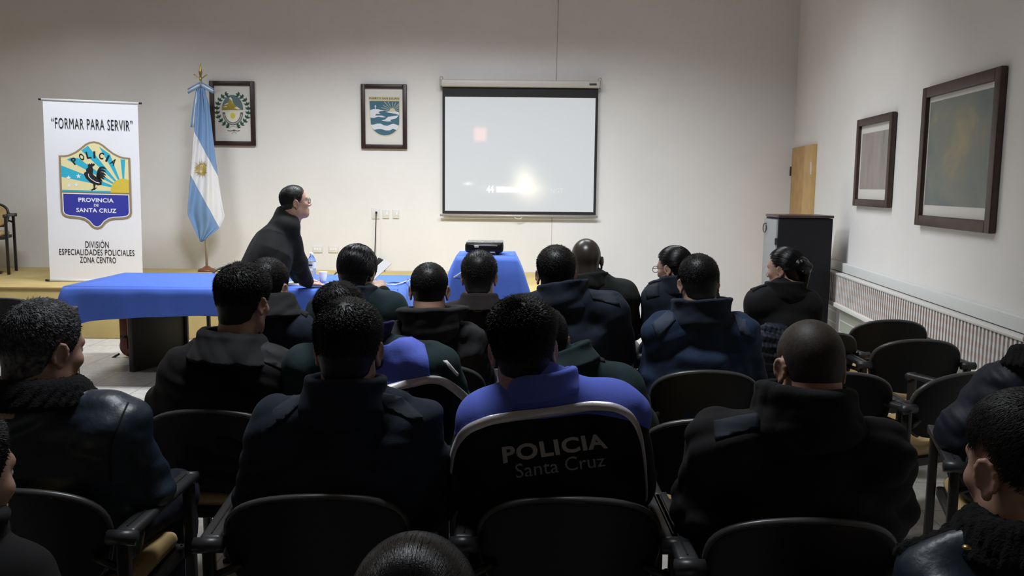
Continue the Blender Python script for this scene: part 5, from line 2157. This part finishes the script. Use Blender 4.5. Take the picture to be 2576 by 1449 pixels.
def jtext(p, s, quad, name, mt, bold, lift=0.005, spacing=1.0):
    """quad = bottom-left, bottom-right, top-right, top-left pixels."""
    v, f, _ = text_geo(s, bold, spacing)
    q = [np.array(c, float) for c in quad]
    bm = bmesh.new()
    vs = []
    for a, b in v:
        pt_ = (q[0] * (1 - a) + q[1] * a) * (1 - b) + (q[3] * (1 - a) + q[2] * a) * b
        vs.append(bm.verts.new((pt_[0], pt_[1], 0)))
    for fc in f:
        try:
            bm.faces.new([vs[i] for i in fc])
        except ValueError:
            pass
    bmesh.ops.triangulate(bm, faces=bm.faces[:])
    return project(p, bm, name, mt, lift, 0.0, cell=14)


def strap(p, a, b, name, mt, w=0.055, which=None):
    """Shoulder strap: a flat tab on top of the shoulder between two pixels."""
    if p.bvh is None:
        p.bvh = surf_bvh(p)
    mb = MB()
    A_, B_ = P(a[0], a[1], p.d + sh0(p)), P(b[0], b[1], p.d + sh0(p))
    V = []
    n = 8
    for i in range(n + 1):
        q = A_ + (B_ - A_) * i / n
        for k in (-0.5, 0, 0.5):
            s_ = q + p.fwd * k * w + [0, 0, .12]
            h = p.bvh.ray_cast(Vector(s_), Vector((0, 0, -1)))
            z = h[0].z if h[0] else q[2]
            V.append((s_[0] - p.root[0], s_[1] - p.root[1], z + 0.003))
    F_ = [(i * 3 + k, i * 3 + k + 1, i * 3 + k + 4, i * 3 + k + 3) for i in range(n) for k in (0, 1)]
    mb.add(V, F_, 0, True)
    o = mb.build(name, mt, p.jacket, solid=0.005)
    return o


def sh0(p):
    return -0.03
# ------------------------------------------------------------------ the audience, row by row
F_navy = fabric('fleece_navy', (0.014, 0.020, 0.034))
F_navyb = fabric('fleece_blue_navy', (0.016, 0.030, 0.066))
F_black = fabric('jacket_black', (0.010, 0.010, 0.011))
F_char = fabric('jacket_charcoal', (0.020, 0.020, 0.022))
F_green = fabric('jacket_darkgreen', (0.014, 0.028, 0.031))
F_olive = fabric('shirt_olive_black', (0.016, 0.019, 0.018))
F_brown = fabric('knit_brownblack', (0.020, 0.015, 0.015))
F_patch = fabric('shoulder_patch', (0.020, 0.025, 0.036), 0.8)
F_patchk = fabric('panel_black', (0.018, 0.018, 0.020), 0.7)
F_nylon = mat('bomber_nylon', (0.015, 0.026, 0.042), 0.42, bump=0.2, bscale=40, bdist=0.01, spec=0.5)
F_fur = fabric('fur_black', (0.007, 0.007, 0.008), 1.0, bump=0.9)
F_royal = fabric('royal_blue', (0.11, 0.155, 0.62), 0.8, var=0.06)
F_refl = mat('reflective_tape', (0.66, 0.63, 0.65), 0.35, 0.2, bump=0.2, bscale=250, bdist=0.002)
F_letter = mat('grey_lettering', (0.36, 0.36, 0.38), 0.5)
F_letter2 = mat('grey_lettering_dim', (0.25, 0.25, 0.27), 0.5)
F_seam = mat('seam_dark', (0.004, 0.004, 0.005), 0.9)

H_short = dict(top=.016, side=.007, n=8500, lt=.015, ls=.009, up=.22, r=.0007, jit=.22)
H_crop = dict(top=.009, side=.005, n=8000, lt=.008, ls=.005, up=.3, r=.0007, jit=.25)
AUD = 'armchairs of the audience'
PEOPLE = {}


def seat_for(p, off=0.0, dy=0.10, rz=0.0, label='', x=None):
    return chair(p.pel[0] + off if x is None else x, p.d + dy, rz, label)


# --- front row
p = make_person('person with sleek black hair in dark green jacket holding a paper by the table', 4.40, 898, 615, ((815, 785), (985, 775)), s=1.06, yaw=14, pitch=-8, seed=11,
                hair=dict(top=.022, side=.015, line='long', n=0, strands=[(1500, flow_const((0, -.55, -.75)), 7, .085, dict(r=.0022, lift=(-.002, .004), jit=.12))], mat=M_sleek), jacket=dict(mat=F_green), collar=('stand', F_navy, dict(a=.088, b=.082, hh=.03)),
                wrists=[P(850, 830, 4.7), P(962, 735, 4.72)])
seat_for(p, label='black armchair under the sleek-haired person in dark green')
gl = MB()
R, c, s = p.Rh, p.hc - p.root, 1.0


def glasses(p, name='glasses', mt=None):
    gl = MB()
    for sx_ in (-1, 1):
        gl.tube([p.hc - p.root + p.Rh @ np.array([sx_ * .034 + .024 * math.cos(a), .102 - .006 * math.cos(a) * sx_ * 0, .004 + .018 * math.sin(a)]) for a in np.linspace(0, 2 * math.pi, 22)], 0.0017, 6, cap=False)
        gl.tube([p.hc - p.root + p.Rh @ np.array(q) for q in ((sx_ * .058, .101, .008), (sx_ * .073, .085, .010), (sx_ * .081, .02, .010), (sx_ * .082, -.004, .004), (sx_ * .080, -.012, -.012))], 0.0019, 6)
    gl.tube([p.hc - p.root + p.Rh @ np.array(q) for q in ((-.011, .104, .006), (0, .108, .008), (.011, .104, .006))], 0.0017, 6)
    return gl.build(name, mt or M_black, p.body)


glasses(p)
tag(rel(MB().box(P(953, 679, 4.62), (0.06, 0.002, 0.14), rotz(-.3) @ rotx(-.8) @ roty(.5)).build('sheet_of_paper', M_paper, None, P(953, 679, 4.62)), P(953, 679, 4.62)), 'white sheet held up beside the sleek-haired person\'s face', 'paper')
PEOPLE['A'] = p

p = make_person('person with short curly black hair and brown-black knit collar before the projector', 4.45, 1206, 630, ((1133, 805), (1280, 805)), seed=12, s=1.06, yaw=4,
                hair=dict(top=.018, side=.010, line='long', n=7000, lt=.012, ls=.009, up=.3, jit=.6, r=.0008), jacket=dict(mat=F_brown), collar=('fold', F_brown, dict(a=.086, b=.082, hh=.042)))
seat_for(p, label='black armchair under the curly-haired person before the projector')
p = make_person('person with bald dark head in olive-black shirt at the front', 4.62, 1475, 595, ((1412, 738), (1566, 745)), seed=13, s=1.05, yaw=-2, pitch=-4, skin=M_skin_d, girth=1.05,
                el=((1390, 830), (1580, 830)), jacket=dict(mat=F_olive, name='shirt'), collar=('stand', F_olive, dict(hh=.022, a=.078, b=.074)))
seat_for(p, label='black armchair under the bald person in the front row')

BUN = [ell((0, -.118, .018), (.044, .034, .044), k=.012), ell((0, -.150, .018), (.024, .018, .026), k=.006)]
p = make_person('person with tied black hair and glasses in navy sweater partly behind another head', 4.62, 1698, 618, ((1655, 752), (1765, 752)), s=.97, yaw=-42, pitch=-8, seed=14,
                el=((1640, 830), (1790, 830)), hair=dict(top=.012, side=.010, line='tied', n=0, strands=[(1300, flow_to((0, -.12, .02)), 8, .12, dict(r=.0018, lift=(0, .002), jit=.05))], mat=M_sleek, extra=BUN, lo=(0, -.14, 0)),
                jacket=dict(mat=F_navy), collar=('stand', F_navy, dict(hh=.03)))
glasses(p)
patch(p, [(1622, 725), (1656, 712), (1658, 745), (1628, 752)], 'shoulder_patch', F_patch)
strap(p, (1632, 728), (1660, 712), 'shoulder_strap', F_navy)
seat_for(p, label='black armchair under the person with tied hair and glasses')

p = make_person('person with braided bun in black sweater looking sideways near the cabinet', 4.62, 1978, 621, ((1915, 765), (2025, 768)), s=.97, yaw=-43, pitch=-4, seed=15,
                el=((1900, 840), (2040, 845)), hair=dict(top=.012, side=.010, line='tied', n=0, strands=[(1300, flow_to((0, -.12, .02)), 8, .12, dict(r=.0018, lift=(0, .002), jit=.05))], mat=M_sleek,
                extra=[ell((0, -.104, .022), (.056, .034, .050), k=.012), cone((-.03, -.122, .04), (.035, -.130, .02), .019, .016, k=.005), cone((.03, -.122, .0), (-.03, -.126, -.01), .019, .014, k=.005), cone((.0, -.125, -.02), (.01, -.11, -.10), .022, .012, k=.01)], lo=(0, -.16, -.04)),
                jacket=dict(mat=F_black), collar=('stand', F_black, dict(hh=.028)))
strap(p, (1890, 740), (1925, 720), 'shoulder_strap', F_black)
seat_for(p, off=0.13, dy=0.12, rz=0.25, label='black armchair under the person with the braided bun')
# navy quilted coat hanging at her chair
q0 = P(1950, 850, 4.40)
F_quilt = mat('quilted_navy', (0.011, 0.014, 0.025), 0.6, bump=0.1, bscale=25, bdist=0.02, spec=0.3)
ct = [ell(q0 + [0, 0.02, -.02], (.12, .07, .09), k=.03), ell(q0 + [-.07, 0.0, -.08], (.07, .06, .12), k=.03), ell(q0 + [.06, -.02, -.09], (.08, .05, .12), k=.03), ell(q0 + [0.0, 0.02, -.2], (.13, .05, .14), k=.03)]
lo, hi = bbox([q0, q0 - [0, 0, .3]], .2)
Vq, Qq = polygonise(combine(ct, folds(5, .008, .06, q0)), lo, hi, .007)
co_ = link('draped_coat', np_mesh('draped_coat', Vq - q0, Qq, F_quilt), None, q0)
tag(co_, 'navy quilted coat bundled over the chair behind the braided bun', 'coat')

# --- second row
p = make_person('person with black hair in dark jacket with upturned collar half hidden by another head', 3.62, 672, 648, ((628, 822), (742, 832)), yaw=10, seed=16,
                el=((600, 930), (775, 930)), hair=dict(H_short), jacket=dict(mat=F_navy), collar=('fold', F_char, dict(a=.092, b=.088, hh=.05)))
strap(p, (728, 800), (775, 822), 'shoulder_strap', F_char)
seat_for(p, label='black armchair under the half hidden person in row two')
p = make_person('person with cropped black hair wearing a black hooded jacket with hood down', 3.75, 1080, 660, ((1005, 862), (1178, 868)), seed=17, pitch=-8, girth=1.08,
                el=((985, 960), (1205, 970)), hair=dict(H_crop, top=.011), jacket=dict(mat=F_char), collar=('hood', F_char, dict(dz=.03)), fold=(.010, .14))
seat_for(p, label='black armchair under the person with the hood down')
p = make_person('person with square-cut black hair in plain dark navy sweater left of the bald head', 3.75, 1400, 616, ((1315, 790), (1535, 785)), seed=18, girth=1.08, pitch=-4,
                el=((1300, 890), (1560, 890)), hair=dict(H_short, top=.018), jacket=dict(mat=F_navy), collar=('stand', F_navy, dict(a=.096, b=.09, hh=.042, flare=.06)))
patch(p, [(1478, 722), (1545, 738), (1560, 770), (1490, 752)], 'shoulder_patch', F_patch)
seat_for(p, label='black armchair under the square-haired person in navy')
p = make_person('broad person in bright navy blue fleece with turned-up collar on the right', 3.68, 1760, 638, ((1668, 838), (1862, 840)), seed=19, girth=1.22, pitch=-10, roll=-3,
                el=((1650, 945), (1885, 945)), hair=dict(H_short, top=.015, side=.010, up=.15), jacket=dict(mat=F_navyb), collar=('stand', F_navy, dict(a=.104, b=.098, hh=.040, flare=.14, th=.012, dz=.03)), fold=(.008, .15))
patch(p, [(1640, 815), (1690, 775), (1700, 805), (1655, 850)], 'shoulder_patch', mat('patch_blue', (0.018, 0.03, 0.06), 0.75))
patch(p, [(1845, 790), (1875, 805), (1895, 850), (1860, 835)], 'shoulder_patch', mat('patch_blue', (0.018, 0.03, 0.06), 0.75))
seat_for(p, label='black armchair under the broad person in blue fleece')

# --- third row
p = make_person('person in thick black jacket with wide collar in front of the table leg', 2.98, 610, 660, ((478, 938), (672, 935)), yaw=16, seed=20, girth=1.22, puff=.038,
                el=((432, 1020), (700, 1040)), hair=dict(H_short, top=.024, side=.010, n=9500, lt=.022, ls=.010, up=.35, r=.0008), jacket=dict(mat=F_black), collar=('fold', F_char, dict(a=.104, b=.10, hh=.052)), fold=(.010, .24))
patch(p, [(488, 848), (590, 842), (640, 856), (636, 905), (560, 900), (480, 906)], 'yoke_panel', F_patchk)
patch(p, [(645, 852), (742, 888), (722, 935), (622, 895)], 'shoulder_patch', F_patchk)
seat_for(p, x=P(522, 1055, 2.82)[0], label='black armchair under the person in the thick black jacket')
p = make_person('person in blue and dark green police jacket with silver tape behind a dark sweater', 2.95, 856, 708, ((770, 930), (1092, 925)), seed=21, yaw=-8, pitch=-14, roll=-6, girth=1.12,
                el=((760, 1040), (1140, 1020)), hair=dict(H_short, top=.020, n=9000, lt=.022), jacket=dict(mat=F_green), collar=('stand', fabric('collar_purple', (0.018, 0.016, 0.075)), dict(a=.098, b=.09, hh=.04, flare=.15)))
patch(p, [(900, 880), (975, 868), (1005, 852), (1035, 850), (1068, 868), (1078, 905), (1082, 945), (1010, 965), (900, 985)], 'blue_yoke', F_royal, 0.004)
ribbon(p, [(905, 1000), (960, 985), (1010, 970), (1078, 952), (1112, 955), (1145, 978), (1178, 1010)], 22, 'reflective_tape', F_refl, 0.007)
patch(p, [(905, 1012), (1010, 983), (1076, 966), (1112, 968), (1140, 990), (1120, 1120), (905, 1130)], 'black_back', F_black, 0.004)
patch(p, [(1112, 908), (1122, 908), (1150, 940), (1146, 946)], 'badge', M_white, 0.008)
seat_for(p, label='black armchair under the person in the blue and green jacket')
p = make_person('person in dark green jacket mostly hidden behind the lettered police jacket', 2.95, 1370, 772, ((1325, 970), (1560, 980)), seed=22, yaw=-5, girth=1.1,
                el=((1290, 1070), (1600, 1070)), hair=dict(H_crop), jacket=dict(mat=F_green), collar=('fold', F_green))
strap(p, (1478, 930), (1520, 915), 'shoulder_strap', F_char)
seat_for(p, label='black armchair under the person hidden behind the lettered jacket')

# --- fourth row
p = make_person('person with greying hair in navy bomber jacket with black fur collar', 2.26, 101, 752, ((-70, 1085), (285, 1080)), s=1.06, yaw=24, pitch=-8, seed=23, fine=.0035, girth=1.1, puff=.030,
                el=((-110, 1230), (355, 1225)), hair=dict(top=.014, side=.008, n=12000, lt=.016, ls=.011, up=.22, r=.0007, jit=.2, mat=M_hairg), jacket=dict(mat=F_nylon), collar=('fur', F_fur), fold=(.008, .22), jh=.008)
ribbon(p, [(322, 1015), (300, 1060), (280, 1110), (276, 1160), (280, 1210)], 4, 'sleeve_seam', F_seam, .003)
seat_for(p, x=P(15, 1265, 2.05)[0], dy=.06, label='black armchair under the person with the fur collar')
p = make_person('person with thick black hair in dark navy fleece with shoulder straps', 2.22, 876, 750, ((705, 1085), (1035, 1085)), seed=24, fine=.0035, girth=1.15, pitch=-6,
                el=((655, 1250), (1080, 1265)), hair=dict(H_short, top=.020, side=.010, n=14000, lt=.019, ls=.010, up=.30, r=.0007, jit=.22), jacket=dict(mat=F_navy), collar=('stand', F_navy, dict(a=.092, b=.088, hh=.040, flare=.02, dz=.026)), fold=(.008, .16), jh=.008)
patch(p, [(690, 1030), (770, 975), (785, 990), (720, 1050), (670, 1085)], 'shoulder_patch', F_patch)
patch(p, [(945, 985), (1010, 1000), (1065, 1050), (1040, 1060), (960, 1020)], 'shoulder_patch', F_patch)
seat_for(p, x=P(768, 1295, 2.03)[0], dy=.08, rz=.08, label='black armchair under the person in dark navy fleece with shoulder straps')
p = make_person('person in black and blue police jacket with grey lettering on the back', 2.22, 1317, 745, ((1228, 1062), (1545, 1042)), seed=25, girth=1.20, pitch=-4, roll=-4,
                el=((1185, 1215), (1580, 1215)), hair=dict(top=.020, side=.007, n=14000, lt=.024, ls=.009, up=.65, r=.0007, swirl=.9, crown=(0.01, -.05, .115), jit=.18), jacket=dict(mat=F_black),
                collar=('stand', F_royal, dict(a=.088, b=.084, hh=.030, flare=-.04, dz=.022, base=.9)), fold=(.006, .24), jh=.007, neck_up=.085)
# jacket cloth by height: royal blue yoke, then black
nt = fabric('police_jacket', (0.010, 0.010, 0.011)).node_tree
mj = MATS['police_jacket']
bs = nt.nodes['Principled BSDF']
lk = bs.inputs['Base Color'].links
old = lk[0].from_socket
tc = nt.nodes.new('ShaderNodeTexCoord')
sp = nt.nodes.new('ShaderNodeSeparateXYZ')
nt.links.new(tc.outputs['Object'], sp.inputs[0])


def node(op, a, b_=None):
    n = nt.nodes.new('ShaderNodeMath')
    n.operation = op
    for i, v in enumerate((a, b_)):
        if v is None:
            continue
        if isinstance(v, (int, float)):
            n.inputs[i].default_value = v
        else:
            nt.links.new(v, n.inputs[i])
    return n.outputs[0]


zl = P(1380, 1052, 2.10)[2]
x0 = P(1385, 1052, 2.10)[0] - p.root[0]
xx = node('SUBTRACT', sp.outputs['X'], x0)
f_ = node('SUBTRACT', node('SUBTRACT', sp.outputs['Z'], zl), node('MULTIPLY', xx, 0.08))
f_ = node('ADD', f_, node('MULTIPLY', node('POWER', node('ABSOLUTE', xx), 4.0), 14.0))
f_ = node('GREATER_THAN', f_, 0.0)
inb = node('LESS_THAN', node('ABSOLUTE', xx), 0.30)
fac = node('MULTIPLY', f_, inb)
mx = nt.nodes.new('ShaderNodeMix')
mx.data_type = 'RGBA'
nt.links.new(fac, mx.inputs[0])
nt.links.new(old, mx.inputs[6])
mx.inputs[7].default_value = (0.11, 0.155, 0.62, 1)
nt.links.new(mx.outputs[2], bs.inputs['Base Color'])
p.jacket.data.materials[0] = mj
ribbon(p, [(1136, 1185), (1142, 1140), (1155, 1105), (1180, 1078), (1230, 1057), (1300, 1045), (1400, 1032), (1490, 1020), (1545, 1024), (1580, 1040), (1600, 1068), (1612, 1110), (1620, 1170), (1624, 1240), (1622, 1260)],
       [22, 22, 23, 24, 25, 25, 25, 24, 23, 20, 15, 11, 8, 6, 5], 'reflective_tape', F_refl, 0.005)
jtext(p, 'POLICIA', ((1268, 1166), (1530, 1127), (1522, 1087), (1262, 1124)), 'back_lettering', F_letter, 0.035, spacing=1.08)
jtext(p, 'Santa Cruz', ((1300, 1201), (1520, 1172), (1516, 1140), (1297, 1167)), 'back_lettering', F_letter2, 0.0)
seat_for(p, x=P(1437, 1290, 2.03)[0], dy=.08, label='black armchair under the person in the lettered police jacket')
p = make_person('large person with shaved head in black fleece with thick rolled collar', 2.10, 2043, 805, ((1828, 1130), (2190, 1138)), seed=26, fine=.0035, girth=1.35, pitch=-10, yaw=-4,
                el=((1768, 1265), (2225, 1275)), hair=dict(top=.0035, side=.0025, n=0, mat=M_stub, line='short', fr=.06, dens=.85), jacket=dict(mat=F_black), collar=('stand', F_black, dict(a=.106, b=.098, hh=.050, flare=-.04, th=.018, dz=.036)), fold=(.010, .17), jh=.008, arm_r=1.12)
patch(p, [(1795, 1060), (1905, 1040), (1910, 1075), (1800, 1108)], 'shoulder_patch', F_patch)
seat_for(p, x=P(2030, 1335, 1.93)[0], dy=.08, label='black armchair under the large person with the shaved head')

# --- people at the right and bottom edges
p = make_person('person in navy quilted jacket at the right edge with elbow out', 2.75, 2668, 770, ((2530, 985), (2720, 1000)), sh_dy=(.06, -.12), yaw=-25, seed=27, girth=1.15, puff=.03,
                el=((2425, 1085), (2760, 1110)), el_dy=(.10, .05), hair=dict(H_short), jacket=dict(mat=F_quilt), collar=('fur', F_fur), fold=(.006, .12), arm_r=1.10,
                wrists=[P(2455, 1230, 2.95), P(2700, 1230, 3.0)])
seat_for(p, off=.06, rz=-.32, label='black armchair under the person in the quilted jacket')
p = make_person('person with faded black haircut and large ear at the bottom right corner', 1.42, 2600, 985, ((2395, 1490), (2790, 1500)), s=1.08, yaw=-8, pitch=-8, seed=28, girth=1.15, fine=.0032,
                hair=dict(top=.014, side=.0035, n=0, strands=[(4500, flow_const((-.25, .5, -.6)), 3, .030, dict(r=.0008, lift=(-.001, .003), jit=.25, start=lambda q: q[:, 2] > zmin(q, 'fade') + .035))], line='fade', h=.0032, fr=.065, mat=M_hairb), jacket=dict(mat=F_nylon), collar=('fur', F_fur), fold=(.010, .15))
pin = P(2430, 1381, 1.30)
rel(MB().lathe([(0, 0), (.007, 0), (.008, .002), (.005, .005), (0, .006)], P(2432, 1380, 1.31), 14).build('pin_badge', M_brass, p.jacket), p.root)
seat_for(p, label='black armchair under the person at the bottom right corner')
p = make_person('person at the bottom left edge showing only a cheek and jaw', 1.42, -132, 1020, ((-300, 1480), (20, 1500)), yaw=18, pitch=-6, seed=29, fine=.0035,
                hair=dict(H_short), jacket=dict(mat=F_black), collar=('stand', F_black, dict(hh=.05)))
seat_for(p, label='black armchair under the person at the bottom left edge')
p = make_person('person with sleek shiny black tied hair at the bottom edge', 1.12, 1040, 1360, ((830, 1960), (1240, 1960)), s=1.07, yaw=0, pitch=-22, seed=30, neck_up=.06,
                hair=dict(top=.012, side=.010, line='tied', n=0, strands=[(4500, flow_to((0, -.12, .02)), 10, .13, dict(r=.0010, lift=(-.001, .001), jit=.025))], mat=M_sleek, extra=BUN, lo=(0, -.14, 0), h=.0032), jacket=dict(mat=F_navy), collar=('stand', F_navy))
seat_for(p, label='black armchair under the person at the bottom edge')

# --- empty chairs
for (px, py, d, rz, lab) in ((2245, 812, 4.95, 0.0, 'empty black armchair closest to the radiator, furthest of the empty ones'),
                             (2317, 868, 4.30, 0.0, 'empty black armchair in front of the furthest empty one by the radiator'),
                             (2425, 957, 3.52, 0.42, 'empty black armchair turned sideways with its tan seat showing'),
                             (2118, 945, 3.50, -0.05, 'empty black armchair just behind the shaved head'),
                             (1795, 1078, 2.76, 0.0, 'empty black armchair behind the left shoulder of the large person in black'),
                             (1768, 945, 3.46, 0.0, None),
                             (6, 755, 5.5, 0.15, 'empty black armchair beyond the greying-haired person at the left edge')):
    if lab is None:
        continue
    q = P(px, py, d)
    chair(q[0] + 0.27 * math.sin(-rz), d + 0.27 * math.cos(rz), rz, lab)
for (px, d, rz, lab) in ((590, 7.88, 3.05, 'tan-padded armchair facing out behind the left half of the table'), (872, 7.85, 2.75, 'tan-padded armchair facing out behind the white cup')):
    q = P(px, 690, d)
    chair(q[0], d - .27, rz, lab)
q = P(-42, 600, 9.55)
c_ = chair(q[0], 9.55, 3.5, 'tan armchair standing on the stage at the far left edge', z=ST_Z)
cb = P(4, 684, 9.5)
tag(rel(MB().tube([np.array([cb[0] - .12 + (.10 + .012 * k) * math.cos(a), 9.5 + (.10 + .012 * k) * math.sin(a) * .7, ST_Z + .012 + .004 * k]) for k in range(3) for a in np.linspace(0, 6.1, 20)], .008, 6).build('cable_coil', mat('cable_brown', (.07, .03, .02), .5), None, cb), cb), 'brown cable coiled on the stage by the far left chair', 'cable')

# --- the speaker leaning on the table
d0 = 6.2
pel = P(650, 712, 6.12)
p = make_person('person in black sweater and glasses leaning on the blue table with one hand', 6.3, 741, 465, ((700, 586), (722, 572)), sh_dy=(0.16, -0.08), yaw=62, pitch=8, roll=0, seed=31,
                hair=dict(top=.012, side=.004, n=7000, lt=.010, ls=.005, up=.25, r=.0007, fr=.03), jacket=dict(mat=fabric('sweater_black', (0.006, 0.006, 0.007)), name='sweater'), collar=('stand', MATS['sweater_black'], dict(hh=.026, a=.074, b=.070, flare=0, base=1.0)), girth=1.2, legs=True, hemlen=.10,
                pelvis=pel, el=((722, 652), (747, 655)), el_dy=(0.35, 0.0), wrists=[P(756, 708, 6.80), P(773, 712, 6.50)], hands=False,
                knees=[pel + np.array([-.02, .14, -.36]), pel + np.array([.06, -.08, -.36])], ankles=[pel + np.array([-.06, .16, -.72]), pel + np.array([.03, -.10, -.72])], neck_up=.125, jh=.007)
glasses(p)
EXT = []
for w, e, sg, cu_ in ((p.W[0], p.E[0], 1, .25), (p.W[1], p.E[1], -1, .25)):
    w2 = np.array([w[0], w[1], TZ + 0.045])
    hq = hand_prims(w2, (0.93, 0.35, -0.12), (0.1, 0, 1), sg, cu_, 1.0, 0.3)
    hq.append(cone(w, w2, .028, .026, k=.02))
    l2, h2 = bbox([w2, w2 + np.array([.19, .07, 0])], .09)
    EXT.append(polygonise(combine(hq), l2, h2, 0.004))
me = p.body.data
bm = bmesh.new()
bm.from_mesh(me)
for V2, Q2 in EXT:
    vs = [bm.verts.new(Vector(v - p.root)) for v in V2]
    for q_ in Q2:
        f_2 = bm.faces.new([vs[i] for i in q_])
        f_2.smooth = True
bm.to_mesh(me)
bm.free()
